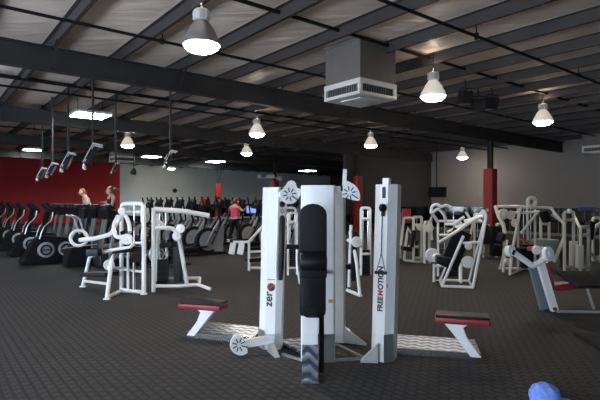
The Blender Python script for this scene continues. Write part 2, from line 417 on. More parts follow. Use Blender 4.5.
# ------------------------------------------------------------------ air units
def hvac(v, u, s, lab, zb=3.81):
    c = B(v, u); t = thing('air_diffuser_unit', lab, 'air duct', c+V((0, 0, zb)), 'ceiling air units')
    mb = MB(); d = s*.96; zt = deck(v)-.02
    mb.box(c+V((0, 0, (zb+.3+zt)/2)), (d, d, zt-zb-.3), RB)
    for a in (.15, -.15): pass
    duct = mb.build('duct', 'hvac', t)
    mb = MB(); mb.box(c+V((0, 0, zt-.03)), (d+.05, d+.05, .06), RB); mb.build('flashing', 'silver', duct)
    h = s/2
    mb = MB()
    for dx, dy in ((1, 0), (-1, 0), (0, 1), (0, -1)):
        n = AX_V*dx+AX_U*dy; tt = AX_V*dy+AX_U*dx; o = c+n*(h-.02)
        mb.bar(o-tt*h+V((0, 0, zb+.26)), o+tt*h+V((0, 0, zb+.26)), .04, .10); mb.bar(o-tt*h+V((0, 0, zb+.03)), o+tt*h+V((0, 0, zb+.03)), .04, .06)
        for e in (-1, 1): mb.box(o+tt*e*(h-.04)+V((0, 0, zb+.15)), (.05, .05, .18), RB)
    mb.box(c+V((0, 0, zb+.01)), (s, s, .03), RB); mb.box(c+V((0, 0, zb-.01)), (s*.55, s*.55, .03), RB, bev=.01)
    head = mb.build('diffuser_head', 'hvacw', t)
    mb = MB(); mb.box(c+V((0, 0, zb+.14)), (s*.9, s*.9, .18), RB); gr = mb.build('louvre_core', 'slot', head)
    mb = MB()
    for dx, dy in ((1, 0), (-1, 0), (0, 1), (0, -1)):
        n = AX_V*dx+AX_U*dy; tt = AX_V*dy+AX_U*dx
        for k in range(14):
            mb.box(c+n*(h-.045)+tt*(-h+.08+k*(s-.16)/13)+V((0, 0, zb+.14)), (.012, .012, .15), RB)
    mb.build('louvre_blade', 'dull', head)
hvac(7.22, 7.22, 1.06, 'square galvanised air duct with pale louvred head hanging at top centre')
hvac(8.7, 26.9, 1.06, 'distant square air unit with pale head above the edge of the red wall')
hvac(23.55, 8.75, 1.1, 'square air unit at the far right edge, close to the right wall')
# loudspeakers
for i, (px, py, dz) in enumerate(((465, 97, 0), (478, 105, .2), (491, 103, .9))):
    Z = 12.7+dz; c = P(px, py, Z); v = c.dot(AX_V)
    t = thing('loudspeaker', 'black loudspeaker hung under the roof, ' + ['leftmost and highest of three', 'middle and lowest of three', 'rightmost of three'][i], 'speaker', c, 'hanging loudspeakers')
    R = Matrix.Rotation([.2, -.15, .35][i], 3, 'Z') @ Matrix.Rotation(.25, 3, 'X')
    mb = MB(); mb.box(c, (.30, .26, .32), R, bev=.015); mb.build('cabinet', 'matt', t)
    mb = MB(); mb.box(c+R @ V((0, -.133, 0)), (.27, .012, .29), R); mb.build('grille', 'matt', t)
    mb = MB(); mb.tube(fillet([c+R @ V((-.165, 0, 0)), c+R @ V((-.165, 0, .22)), c+R @ V((.165, 0, .22)), c+R @ V((.165, 0, 0))], .03), .012, 6)
    mb.cyl(c+R @ V((0, 0, .22)), V((c.x, c.y, deck(v)-.02))+R @ V((0, -.0, 0)), .016, seg=6); mb.build('bracket', 'pipe', t)
# hung televisions over the cardio rows
def hung_tv(px, py, v, u, lab, s=1.0, tilt=-.45, yaw=0):
    c = B(v, u); Z = c.y; h = H+(YH-py)/F*Z; c.z = h
    t = thing('hanging_television', lab, 'television', c, 'televisions hung over the cardio row')
    R = Matrix.Rotation(YAW_B-.3+yaw, 3, 'Z') @ Matrix.Rotation(-tilt, 3, 'Y')
    w, hh = .62*s, .46*s
    mb = MB(); mb.box(c, (.10*s, w, hh), R, bev=.015); mb.box(c-R @ V((.09*s, 0, 0)), (.16*s, w*.6, hh*.6), R, bev=.02); tvb = mb.build('casing', 'blackp', t)
    mb = MB(); mb.box(c+R @ V((.047*s, 0, 0)), (.006, w*.92, hh*.88), R); mb.build('screen', 'screenoff', tvb)
    mb = MB()
    for e in (-1, 1):
        mb.bar(c+R @ V((-.12*s, e*w*.33, hh*.62)), c+R @ V((-.12*s, e*w*.33, -hh*.55)), .022*s, .02*s)
    for z in (.6, -.5): mb.bar(c+R @ V((-.12*s, -w*.4, hh*z)), c+R @ V((-.12*s, w*.4, hh*z)), .02*s, .022*s)
    mb.bar(c+R @ V((-.12*s, -w*.4, hh*.6)), c+R @ V((.1*s, -w*.4, hh*.72)), .035*s)
    mb.bar(c+R @ V((-.12*s, w*.4, hh*.6)), c+R @ V((.1*s, w*.4, hh*.72)), .035*s)
    mb.build('bracket', 'silver', t)
    for e in (-1, 1):
        mb = MB(); q = c+R @ V((-.05, e*w*.3, -hh*.75)); mb.lathe(q-V((0, 0, .06*s)), [(.01, 0), (.035*s, .01), (.04*s, .06*s), (.025*s, .12*s), (.01, .125*s)], seg=10); mb.build('small_speaker', 'white', t)  # small white speakers below the television, not bulbs
    top = V((c.x, c.y, deck(v)-.02))
    mb = MB(); mb.cyl(c+R @ V((-.12*s, 0, hh*.55)), top+R @ V((-.12*s, 0, 0))*V((1, 1, 0)).length*0 if False else V((c.x, c.y, deck(v)-.02)), .032, seg=8); mb.build('drop_pole', 'ink', t)
hung_tv(93, 156, 3.5, 13.1, 'largest and nearest television on a drop pole before the red wall', 1.0)
hung_tv(68, 162, 3.3, 14.8, 'second nearest television on a pole before the red wall', .85)
hung_tv(52, 170, 3.3, 16.9, 'third television on a pole, counting away along the red wall', .75)
hung_tv(42, 174, 3.3, 18.5, 'furthest left small television on a pole before the red wall', .7)
hung_tv(115, 168, 4.7, 15.1, 'small television on a pole in front of the end of the red wall', .52)
hung_tv(169, 159, 5.2, 12.2, 'television on a drop pole before the grey back wall', .72)
# hanging wall television by the right corner
c = P(437, 192, 24.6)
t = thing('hanging_television', 'black television on a pole where the charcoal wall ends', 'television', c)
R = Matrix.Rotation(-.15, 3, 'Z') @ Matrix.Rotation(.12, 3, 'X')
mb = MB(); mb.box(c, (.92, .08, .52), R, bev=.015); mb.build('casing', 'blackp', t)
mb = MB(); mb.box(c+R @ V((0, -.043, 0)), (.86, .006, .46), R); mb.build('screen', 'screenoff', t)
mb = MB(); mb.cyl(c+V((0, .08, 0)), V((c.x, c.y+.08, deck(c.dot(AX_V))-.02)), .03, seg=8); mb.build('drop_pole', 'pipe', t)
# small hanging spotlight left of the back wall, wall sensor, twin head light
c = P(133, 171, 19.0); t = thing('hanging_spotlight', 'small black spotlight on a thin stem left of the grey back wall', 'spotlight', c)
mb = MB(); mb.lathe(c-V((0, 0, .12)), [(.11, 0), (.12, .06), (.08, .2), (.03, .24)], axis=V((.3, -.2, 1)), seg=14); mb.build('lamp_head', 'blackp', t)
mb = MB(); mb.cyl(c+V((.02, 0, .1)), V((c.x+.02, c.y, deck(c.dot(AX_V))-.02)), .012, seg=6); mb.build('stem', 'pipe', t)
c = P(207, 189.5, 38.2); q = B(c.dot(AX_V), U1); q.z = c.z
mb = MB(); mb.cyl(q, q-AX_U*.14, .2, .16, seg=18); t = tag(mb.build('wall_speaker', 'dark', loc=q), 'small round dark speaker fixed high on the grey back wall', 'speaker')
bq = B(18.0, beams[2]); Z = bq.y
t = thing('twin_spotlight', 'white twin-head light bar fixed on the far post behind the cable machine', 'light', V((bq.x, bq.y, 3.2)))
mb = MB(); mb.box(V((bq.x-.25, bq.y-.25, 3.25)), (.5, .1, .22), bev=.02); mb.build('battery_box', 'wcloth', t)
mb = MB(); mb.bar(V((bq.x-1.0, bq.y-.25, 3.15)), V((bq.x+.25, bq.y-.25, 3.15)), .05); mb.build('rail', 'wcloth', t)
for dx, dz in ((-1.0, .15), (.3, .0)):
    mb = MB(); mb.cyl(V((bq.x+dx, bq.y-.3, 3.15+dz)), V((bq.x+dx+.05, bq.y-.48, 3.1+dz)), .09, .15, 12); mb.cyl(V((bq.x+dx, bq.y-.27, 3.15)), V((bq.x+dx, bq.y-.27, 3.15+dz)), .02, seg=6); mb.build('lamp_head', 'wcloth', t)

# ------------------------------------------------------------------ main cable machine
T = thing('cable_machine', 'big white four-column cable machine with black pad and two red seats, centre foreground', 'exercise machine', V((.25, 5.6, 0)))
SEC = [(-.045, -.11), (.045, -.11), (.125, -.02), (.125, .12), (-.125, .12), (-.125, -.02)]
def column(base, az, ht, lean, k=1.0):
    n = V((math.sin(az), -math.cos(az), 0)); r = V((math.cos(az), math.sin(az), 0))
    f = lambda x, y, z: V(base)+r*x*k-n*(y+.11)*k*1.0+V((lean*z/ht, 0, z))
    return f, n, r
# left column (front narrow facet faces right-forward)
fL, nL, rL = column((-.262, 5.70, 0), math.radians(33), 1.90, .05)
mb = MB(); mb.loft([fL(x, y, 0) for x, y in SEC], [fL(x, y, 1.90) for x, y in SEC]); cL = mb.build('column', 'white', T)
fR, nR, rR = column((.86, 5.27, 0), math.radians(-27), 1.94, .05)
mb = MB(); mb.loft([fR(x, y, 0) for x, y in SEC], [fR(x, y, 1.92) for x, y in SEC]); cR = mb.build('column', 'white', T)
# central front column and rear column
mb = MB(); mb.prism([V((.01, 5.29, 0)), V((.04, 5.27, 0)), V((.36, 5.27, 0)), V((.382, 5.29, 0)), V((.382, 5.55, 0)), V((.01, 5.55, 0))], (0, 0, 1.91)); cF = mb.build('column', 'white', T)
mb = MB(); mb.prism([V((.26, 5.96, 0)), V((.53, 5.96, 0)), V((.56, 6.0, 0)), V((.56, 6.2, 0)), V((.26, 6.2, 0))], (0, 0, 1.92)); cB = mb.build('column', 'white', T)
# kick covers
mb = MB(); mb.box(V((.2, 5.262, .15)), (.35, .02, .30)); mb.build('kick_plate', 'dull', cF)
mb = MB(); mb.box(V((.33, 5.263, .66)), (.045, .008, .035)); mb.build('sticker', 'yellow', cF)
mb = MB(); mb.prism([fR(.045, -.112, 0), fR(.127, -.02, 0), fR(.13, -.03, 0), fR(.05, -.12, 0)], (0, 0, .30)); mb.build('kick_plate', 'dull', cR)
mb = MB(); mb.prism([fL(-.127, -.02, 0), fL(-.127, .12, 0), fL(-.135, .12, 0), fL(-.135, -.03, 0)], (0, 0, .22)); mb.build('kick_plate', 'dull', cL)
# polished gusset feet
def fin(A, T_, h, w, parent):
    A, T_ = V((*A, 0)), V((*T_, 0)); d = (T_-A).normalized(); r = V((-d.y, d.x, 0))
    mb = MB(); mb.prism([A-r*w/2, T_-r*w/2, T_-r*w/2+V((0, 0, .012)), A-r*w/2+V((0, 0, h))], r*w)
    bmesh.ops.bevel(mb.bm, geom=list(mb.bm.edges), offset=.004, segments=1, affect='EDGES'); mb.build('gusset_foot', 'fin', parent)
fin((-.35, 5.64), (-.25, 5.41), .17, .06, cL); fin((.845, 5.26), (.655, 5.285), .21, .07, cR); fin((.54, 6.0), (.80, 5.88), .20, .06, cB)
# flat base rails on the carpet
mb = MB()
for a, b in (((.40, 5.95), (.70, 5.37)), ((.70, 5.36), (.10, 5.24)), ((-.2, 5.5), (.05, 5.28)), ((-.25, 5.9), (.3, 6.05))):
    mb.bar(V((a[0], a[1], .012)), V((b[0], b[1], .012)), .035, .024)
mb.build('base_rail', 'dull', T)
# seat stations: tread platform, leaning leg, red and black seat
def station(corn, legb, legt, seatc, axis, side, matname, lab):
    ax = V(axis).normalized(); pn = V((-ax.y, ax.x, 0))
    mb = MB(); mb.prism([V((x, y, .015)) for x, y in corn], (0, 0, .045)); mb.build('foot_platform', matname, T)
    mb = MB()
    for i, j in ((0, 1), (1, 2), (2, 3)):
        a, b = corn[i], corn[j]; mb.bar(V((a[0], a[1], .034)), V((b[0], b[1], .034)), .022, .068)
    mb.build('platform_edge', 'chrome', T)
    mb = MB(); legb, legt = V(legb), V(legt); w = .11
    wd = ax*side
    # profile in the axis/height plane, flared at the top on the inner side
    prof = [(legb, 0), (legb+wd*-.10, 0)]
    h = legt.z
    q = [legb, legb-wd*.11]
    d = (legt-legb)
    inner = [legb-wd*.11+d*t for t in (.25, .5, .7)]
    prof = [legb-wd*.11]+[legb-wd*.11+d*t for t in (.3, .7)]+[legb-wd*.12+d*1.0]+[legt+wd*.15, legt+wd*.085-V((0, 0, .05)), legb+d*.75+wd*.035, legb+d*.55+wd*.005, legb+d*.3]+[legb]
    mb.prism([p-pn*.045 for p in prof], pn*.09); mb.build('seat_leg', 'white', T)
    mb = MB(); R = Matrix((ax, pn, V((0, 0, 1)))).transposed()
    c = V(seatc); mb.box(c-V((0, 0, .05)), (.58, .26, .075), R, bev=.03); st = mb.build('seat', 'red', T)
    mb = MB(); mb.box(c-V((0, 0, .005)), (.565, .25, .03), R, bev=.014); mb.build('seat_top', 'black', st)
AXM = (.95, -.29, 0)
station([(1.14, 6.17), (1.0, 5.57), (1.97, 5.35), (2.10, 5.90)], (1.99, 5.36, .03), (1.72, 5.43, .39), (1.80, 5.42, .475), AXM, 1, 'tread', '')
station([(-.42, 6.45), (-.60, 5.98), (-1.44, 6.22), (-1.30, 6.80)], (-1.43, 6.25, .03), (-1.16, 6.17, .38), (-1.23, 6.19, .465), (.95, -.29, 0), -1, 'tread', '')
# front leaning pad station
mb = MB(); mb.box(V((.097, 4.76, .36)), (.15, .12, .70), bev=.006); lg = mb.build('pad_post', 'white', T)
mb = MB(); mb.prism([V((.018, 4.695, .01)), V((.174, 4.695, .01)), V((.174, 4.695, .36)), V((.018, 4.695, .36))], (0, -.012, 0)); mb.box(V((.097, 4.685, .012)), (.165, .06, .022)); mb.build('post_tread_cover', 'tread', lg)
mb = MB(); mb.box(V((.215, 4.90, .52)), (.05, .08, .98)); mb.bar(V((.2, 4.9, .98)), V((.2, 5.28, .98)), .05); mb.bar(V((.15, 4.9, .3)), V((.15, 5.28, .3)), .05); mb.bar(V((.1, 4.8, .72)), V((.2, 4.9, .72)), .05); mb.build('pad_bracket', 'blackp', T)
mb = MB()
prof = [(4.70, .66), (4.69, .8), (4.70, .98), (4.655, 1.03), (4.62, 1.14), (4.655, 1.25), (4.72, 1.31), (4.74, 1.5), (4.75, 1.715), (4.86, 1.715), (4.85, 1.2), (4.80, .64)]
def rpad(x0, x1, zb, zt, rt, y0, y1, parent, name, m, rb=.05):
    mb = MB(); n = 8; out = []
    for k in range(n+1):
        a = math.pi*k/n; out.append(((x0+x1)/2-math.cos(a)*(x1-x0)/2, zt-rt+math.sin(a)*rt))
    for k in range(n+1):
        a = math.pi*k/n; out.append(((x0+x1)/2+math.cos(a)*(x1-x0)/2*(1.0), zb+rb-math.sin(a)*rb))
    mb.prism([V((x, y0, z)) for x, z in out], (0, y1-y0, 0))
    bmesh.ops.bevel(mb.bm, geom=[e for e in mb.bm.edges if abs(e.verts[0].co.y-e.verts[1].co.y) < 1e-4], offset=.012, segments=3, affect='EDGES', profile=.6)
    return mb.build(name, m, parent)
pd = rpad(-.008, .262, 1.10, 1.715, .11, 4.74, 4.86, T, 'back_pad', 'black')
ol = fillet([V((-.004, 0, .9)), V((-.004, 0, .615)), V((.25, 0, .615)), V((.25, 0, .9))], .07, 6)+fillet([V((.25, 0, .9)), V((.25, 0, 1.10)), V((-.004, 0, 1.10)), V((-.004, 0, .9))], .03, 3)[1:-1]
mb = MB(); mb.prism([V((p.x, 4.70, p.z)) for p in ol], (0, .10, 0))
bmesh.ops.bevel(mb.bm, geom=[e for e in mb.bm.edges if abs(e.verts[0].co.y-e.verts[1].co.y) < 1e-4], offset=.012, segments=2, affect='EDGES', profile=.6); mb.build('hip_pad', 'black', T)
mb = MB(); mb.lathe(V((-.006, 4.75, 1.15)), [(.05, 0), (.095, .012), (.105, .03), (.105, .24), (.095, .258), (.05, .27)], axis=V((1, 0, 0)), seg=24)
mb.box(V((.128, 4.73, 1.09)), (.262, .10, .18), bev=.02); mb.build('roll_pad', 'black', T)
mb = MB(); mb.tube([V((.04, 4.82, 1.285)), V((-.13, 4.82, 1.29))], .024, 10); mb.build('grip', 'blackp', T)
mb = MB(); mb.tube(fillet([V((-.02, 4.84, 1.30)), V((-.035, 4.84, 1.15)), V((.0, 4.84, .92))], .1), .012, 8); mb.build('pad_rail', 'white', T)
mb = MB(); mb.prism([V((-.26, 5.93, .02)), V((.05, 6.05, .02)), V((.05, 5.42, .02))], (0, 0, .03)); mb.build('foot_platform', 'tread', T)
# pulley heads
def pulley_head(c, n, up, outline, name='pulley_head', th=.05):
    n = V(n).normalized(); up = (V(up)-n*V(up).dot(n)).normalized(); r = up.cross(n).normalized()
    w = lambda x, z: V(c)+r*x+up*z
    mb = MB(); mb.prism([w(x, z)-n*th/2 for x, z in outline], n*th)
    bmesh.ops.bevel(mb.bm, geom=list(mb.bm.edges), offset=.006, segments=2, affect='EDGES')
    hd = mb.build(name, 'white', T)
    mb = MB()
    for k in range(8):
        a = k*math.pi/4+.2; p0 = w(.026*math.cos(a), .026*math.sin(a))+n*(th/2+.001); p1 = w((.075 if k != 7 else .11)*math.cos(a), (.075 if k != 7 else .11)*math.sin(a))+n*(th/2+.001)
        mb.bar(p0, p1, .012, .004, up=n)
    mb.build('slot', 'ink', hd); return hd
arc = lambda cx, cz, r, a0, a1, k=9: [(cx+r*math.cos(math.radians(a0+(a1-a0)*i/(k-1))), cz+r*math.sin(math.radians(a0+(a1-a0)*i/(k-1)))) for i in range(k)]
# upper left: round with lobe
cLt = P(289.5, 194.5, 5.35)
pulley_head(cLt, (.12, -1, 0), (0, 0, 1), arc(0, 0, .105, 150, 320)+[(.125, -.0), (.125, .06), (.075, .07)]+arc(.02, .10, .055, 0, 180, 7))
mb = MB(); mb.bar(cLt+V((.09, .06, .03)), V((.06, 5.4, 1.86)), .04, .05); mb.bar(cLt+V((-.03, .05, .03)), fL(0, -.05, 1.80), .04, .05); mb.build('pulley_arm', 'white', T)
# upper right: quarter fan with a stem
cRt = P(349.5, 193, 5.3)
pulley_head(cRt, (-.05, -1, 0), (0, 0, 1), [(-.075, .125), (-.035, .135)]+arc(-.05, -.04, .165, 78, -12, 8)+[(.10, -.085), (.02, -.075), (-.06, -.04), (-.08, .03)])
mb = MB(); mb.bar(cRt+V((-.055, .03, .08)), cRt+V((-.045, .03, .26)), .045, .04); mb.bar(cRt+V((-.05, .05, .05)), V((.33, 5.45, 1.86)), .05, .06); mb.box(cRt+V((-.06, .03, .0)), (.03, .06, .1)); mb.build('pulley_arm', 'white', T)
mb = MB(); mb.box(cRt+V((-.085, .0, .05)), (.02, .05, .06)); mb.build('pulley_wheel', 'blackp', T)
# lower left arm with its disc
cD = P(238.5, 346.5, 5.45); cD.z = .135
mb = MB(); mb.bar(cD+V((.05, .03, .0)), V((-.30, 5.60, .16)), .05, .09); mb.build('pulley_arm', 'white', T)
pulley_head(cD, (.35, -1, .12), (-.25, 0, 1), arc(.03, .0, .125, 95, 290)+[(.09, -.02), (.07, .06)])
# handle rod sleeve on the left column and hardware
mb = MB(); mb.tube([fL(.0, -.135, 1.57), fL(0, -.14, 1.53), fL(0, -.14, .95), fL(0, -.135, .82)], [.02, .034, .036, .024], 10); mb.build('strap_sleeve', 'black', cL)
mb = MB(); mb.lathe(fL(0, -.13, 1.70), [(.005, -.035), (.025, -.028), (.035, 0), (.025, .028), (.005, .035)], seg=14); mb.build('cable_ball', 'blackp', cL)
mb = MB(); mb.ring(fL(0, -.13, 1.62), nL, .022, .006, 12, 6); mb.tube([fL(0, -.13, 1.67), fL(0, -.13, 1.55)], .006, 6); mb.build('clip', 'dull', cL)
mb = MB(); mb.box(fL(0, -.11, 1.86), (.035, .02, .07), Matrix.Rotation(math.radians(33), 3, 'Z')); mb.build('cable_slot', 'slot', cL)
# right column: slot, ball, cable, handle, top block
RR = Matrix.Rotation(math.radians(-27), 3, 'Z')
mb = MB(); mb.box(fR(0, -.112, 1.83), (.036, .012, .12), RR); mb.build('cable_slot', 'slot', cR)
mb = MB(); mb.box(fR(0, -.02, 1.955), (.07, .09, .07), RR, bev=.008); mb.build('top_block', 'white', cR)
mb = MB(); mb.lathe(fR(0, -.145, 1.665), [(.005, -.045), (.03, -.036), (.044, 0), (.03, .036), (.005, .045)], seg=16); mb.build('cable_ball', 'blackp', cR)
mb = MB(); mb.box(fR(0, -.118, 1.60), (.04, .02, .05), RR); mb.tube([fR(0, -.15, 1.63), fR(0, -.15, 1.18)], .006, 6); mb.tube([fR(0, -.15, 1.18), fR(-.05, -.15, .98)], .0045, 6); mb.tube([fR(0, -.15, 1.18), fR(.05, -.15, .98)], .0045, 6); cb = mb.build('cable', 'blackp', cR)
mb = MB(); mb.tube([fR(-.065, -.15, .97), fR(.065, -.15, .97)], .017, 10); mb.build('handle', 'dark', cb)
# lettering
def facet_mtx(f, x, y, z, rdir, lean, ht):
    up = V((lean/ht, 0, 1)).normalized(); n = None
    down = -rdir
    # text runs upward: local x -> up, local y -> -rdir
    xx = up; yy = (-rdir-up*(-rdir).dot(up)).normalized(); zz = xx.cross(yy)
    m = Matrix((xx, yy, zz)).transposed().to_4x4(); m.translation = f(x, y, z); return m
# on the right column's front facet, reading upward
m0 = facet_mtx(fR, .030, -.1125, .545, rR, .05, 1.92)
z0 = 0
for s_, cm in (('FREE', 'ink'), ('M', 'inkr'), ('OTION', 'ink')):
    mm = m0 @ Matrix.Translation((z0, 0, 0)); o, w = text(s_, .078, cm, mm, 'lettering', cR, .0015, .0035); z0 += w+.006
for k in range(6):
    pass
mb = MB(); a = fR(.058, -.10, .80); mb.bar(a, a+V((0, 0, .045)), .012, .003, up=nR); mb.build('small_print', 'inkr', cR)
# on the left column's slanted left facet
dl = (V(fL(-.045, -.11, 0))-V(fL(-.125, -.02, 0))).normalized()
ml = facet_mtx(fL, -.058, -.099, .505, dl, .05, 1.9)
o, w = text('zer', .135, 'ink', ml, 'lettering', cL, .0015, .003)
nn = dl.cross(V((0, 0, 1))); nn = nn if nn.y < 0 else -nn
lc = fL(-.085, -.071, .735)+nn*.002
mb = MB(); mb.cyl(lc, lc+nn*.003, .048, seg=24); lg_ = mb.build('round_logo', 'ink', cL)
mb = MB(); mb.tube([lc+nn*.004+dl*(.033*math.cos(a))+V((0, 0, .033*math.sin(a))) for a in [i*.35 for i in range(13)]], .007, 6); mb.bar(lc+nn*.004-dl*.03-V((0, 0, .03)), lc+nn*.004+dl*.03+V((0, 0, .03)), .012, .004, up=nn); mb.build('logo_swirl', 'inkr', lg_)
mb = MB(); mb.bar(lc+nn*.001+V((0, 0, .09))-dl*.05, lc+nn*.001+V((0, 0, .09))+dl*.045, .008, .002, up=nn); mb.build('small_print', 'inkr', cL)

# ------------------------------------------------------------------ other strength machines
class Machine:
    def __init__(s, name, label, base, cat='exercise machine', paint='white', group=None, k=.72):
        s.k = k; s.t = thing(name, label, cat, V((base.x, base.y, 0)), group); s.p = paint
    def tubes(s, name, runs, r=.035, m=None, fil=0, seg=8, depth=None):
        o = None
        for pts in runs:
            pts = [p if isinstance(p, Vector) else P(*p) for p in pts]
            if fil: pts = fillet(pts, fil)
            mb = MB(); mb.tube(pts, [q*s.k for q in r] if isinstance(r, list) else r*s.k, seg); o = mb.build(name, m or s.p, s.t)
        return o
    def disc(s, name, c, n, r, th=.05, m=None, parent=None):
        c = c if isinstance(c, Vector) else P(*c); n = V(n).normalized()
        mb = MB(); mb.lathe(c-n*th/2, [(r*.3, 0), (r*.92, 0), (r, .012), (r, th-.012), (r*.92, th), (r*.35, th), (r*.3, th+.015)], axis=n, seg=24); return mb.build(name, m or s.p, parent or s.t)
    def pad(s, name, a, b, w, th, m='black', up=V((0, 0, 1)), bev=.025):
        a = a if isinstance(a, Vector) else P(*a); b = b if isinstance(b, Vector) else P(*b)
        mb = MB(); mb.bar(a, b, w, th, up=up, bev=bev); return mb.build(name, m, s.t)
    def stack(s, c, w=.3, d=.18, h=.45, rod=1.5, yaw=0, ht=None):
        c = c if isinstance(c, Vector) else P(*c); R = Matrix.Rotation(yaw, 3, 'Z')
        mb = MB(); n = max(4, int(h/.045))
        for k in range(n): mb.box(V((c.x, c.y, c.z+(k+.5)*h/n)), (w, d, h/n-.008), R)
        mb.build('weight_stack', 'blackp', s.t)
        for e in (-1, 1):
            q = c+R @ V((e*w*.3, 0, 0)); mb = MB(); mb.cyl(V((q.x, q.y, .05)), V((q.x, q.y, rod)), .012, seg=8); mb.build('guide_rod', 'chrome', s.t)

# M1 lateral raise machine (left)
m1 = Machine('lateral_raise_machine', 'white shoulder machine with rounded tall frame and black pads, left of the empty carpet', FL(130, 295), k=.95)
Zr, Zl = 8.99, 9.45
m1.tubes('tower_frame', [[(121.5, 291, Zl), (121.5, 203.5, Zl), (144, 203.5, Zr), (144, 294, Zr)]], .042, fil=.14)
m1.tubes('cross_member', [[(121.5, 243, Zl), (144, 243, Zr)], [(121.5, 269, Zl), (144, 272, Zr)], [(121.5, 289, Zl), (144, 293, Zr)], [(124, 212, Zl), (142, 212, Zr)], [(134, 246, 9.2), (134, 291, 9.2)], [(128, 246, 9.2), (128, 290, 9.2)]], .026)
m1.tubes('front_leg', [[FL(107, 299.5)+V((0, 0, .03)), P(112, 258, 8.85), P(121, 250, 9.2)]], .04, fil=.08)
m1.tubes('base_bar', [[FL(107, 299.5)+V((0, 0, .04)), FL(121, 293)+V((0, 0, .04)), FL(144, 294)+V((0, 0, .04))]], .035)
m1.tubes('rear_leg', [[FL(83, 287)+V((0, 0, .03)), P(90, 256, 9.75), P(112, 250, 9.5)]], .038, fil=.06)
m1.tubes('side_bar', [[P(85, 281, 9.8), P(108, 284, 9.0)], [P(108, 268, 8.8), P(124, 268, 9.3)]], .028)
m1.pad('seat', (87, 274, 9.7), (112, 274, 9.2), .30, .08, up=V((0, 0, 1)))
m1.pad('arm_pad', (88, 253, 9.5), (100, 252, 9.4), .13, .14); m1.pad('arm_pad', (112, 251, 8.9), (132, 249, 9.0), .14, .10)
m1.pad('chest_pad', (124, 232, 9.3), (128, 247, 9.2), .22, .1, up=V((1, 0, 0)))
m1.stack((138, 262, 9.15), .22, .16, .30, 1.68, .2)
mb = MB(); mb.ring(P(79, 238, 9.5), (.5, -1, .2), .15, .032, 24, 8); mb.build('hand_ring', 'white', m1.t)
m1.tubes('lever_arm', [[(80, 240, 9.5), (95, 238.5, 9.35), (112, 234, 9.1), (117, 222, 9.05), (124, 213, 9.2)]], .045, fil=.1)
m1.tubes('lever_arm', [[(118, 216, 9.2), (113, 226, 9.0), (116, 238, 8.8), (128, 236, 8.8), (132, 243, 8.75)], [(124, 213, 9.2), (129, 222, 9.1), (130, 232, 8.95)]], .04, fil=.12)
m1.disc('pivot', (127, 239, 8.78), (.2, -1, 0), .10, .07); m1.disc('pivot', (122, 211, 9.1), (.2, -1, 0), .07, .07)
m1.disc('cam', (109, 265, 9.1), (.5, -1, 0), .10, .05); m1.tubes('lever_grip', [[(112, 250, 8.8), (131, 247, 8.7), (133, 243, 8.72)]], .03, fil=.04)
m1.tubes('cable', [[(79, 246, 9.5), (60, 249, 9.6), (97, 244, 9.4)]], .008, 'silver')
for p in ((107, 299.5), (83, 287), (144, 294.5)):
    mb = MB(); q = FL(*p); mb.box(q+V((0, 0, .012)), (.11, .09, .024), bev=.005); mb.build('foot', 'white', m1.t)
# M2 overhead lever machine
m2 = Machine('lever_arm_machine', 'white machine with long slanting overhead bar and hanging black pad, right of the rounded frame', FL(180, 291), k=.95)
m2.tubes('upright', [[FL(153.5, 293)+V((0, 0, .02)), P(153.5, 208, 9.18)]], .042)
m2.tubes('overhead_bar', [[(153.5, 209, 9.2), (182, 211, 9.4), (209, 215.5, 9.6)]], .05)
m2.tubes('brace', [[(155, 227.5, 9.2), (174, 228, 9.3), (179, 238, 9.35), (187, 284, 9.5)]], .042, fil=.15)
m2.tubes('brace_rail', [[(156, 219, 9.2), (165, 226, 9.3)]], .03)
m2.tubes('base_bar', [[P(154, 286, 9.2), P(180, 286, 9.35), P(198, 284.5, 9.5), FL(211, 291)+V((0, 0, .03))], [P(156, 279, 9.9), P(200, 278, 10.1)]], .036, fil=.06)
m2.tubes('cross_member', [[P(154, 285, 9.2), P(156, 279, 9.9)], [P(199, 284, 9.5), P(200, 278, 10.1)]], .03)
m2.tubes('back_post', [[FL(200, 282.5)+V((0, 0, .02)), P(197, 279, 10.2)], [P(157, 279, 9.9), P(158, 213, 9.9)], [P(158, 213, 9.9), P(153.5, 210, 9.2)]], .032)
m2.disc('counterweight', (180.5, 228.5, 9.15), (.1, -1, 0), .085, .06, 'white'); m2.disc('pivot', (177, 236, 9.2), (.1, -1, 0), .085, .08)
m2.pad('leg_pad', (177.5, 246, 9.5), (178.5, 282, 9.5), .15, .16, up=V((0, -1, 0)))
m2.pad('seat_pad', (162, 246, 9.6), (175, 244, 9.5), .2, .1)
m2.stack((163, 284, 9.7), .2, .16, .5, 1.5, .1)
# M3 bench behind the left column
m3 = Machine('leg_raise_machine', 'white padded-lever machine half hidden behind the left column of the cable machine', FL(255, 272))
m3.tubes('frame', [[FL(249, 272)+V((0, 0, .03)), P(249, 241, 12), P(266, 224, 12), P(268, 262, 12.2)], [FL(262, 264)+V((0, 0, .03)), P(262, 232, 13.2), P(290, 214, 13.2)], [P(249, 268, 12), P(275, 268, 12.2)], [P(249, 252, 12), P(272, 251, 12.2)]], .045, fil=.05)
m3.tubes('lever_arm', [[(233, 242, 12), (250, 242, 12.0), (258, 231, 12.3), (266, 222, 12.5)]], .045, fil=.1)
for x in (232.5, 241): m3.pad('lever_pad', (x+1, 243, 11.95), (x-1, 254.5, 11.9), .15, .12, 'white', up=V((0, -1, 0)))
m3.pad('seat', (247, 260, 12), (262, 259, 12.2), .3, .09)
m3.stack((281, 268, 12.4), .3, .2, .4, 1.45)
m3.tubes('tower_frame', [[FL(275, 270)+V((0, 0, .02)), P(275, 208, 12.2), P(296, 208, 12.4), FL(296, 269)+V((0, 0, .02))]], .045, fil=.1)
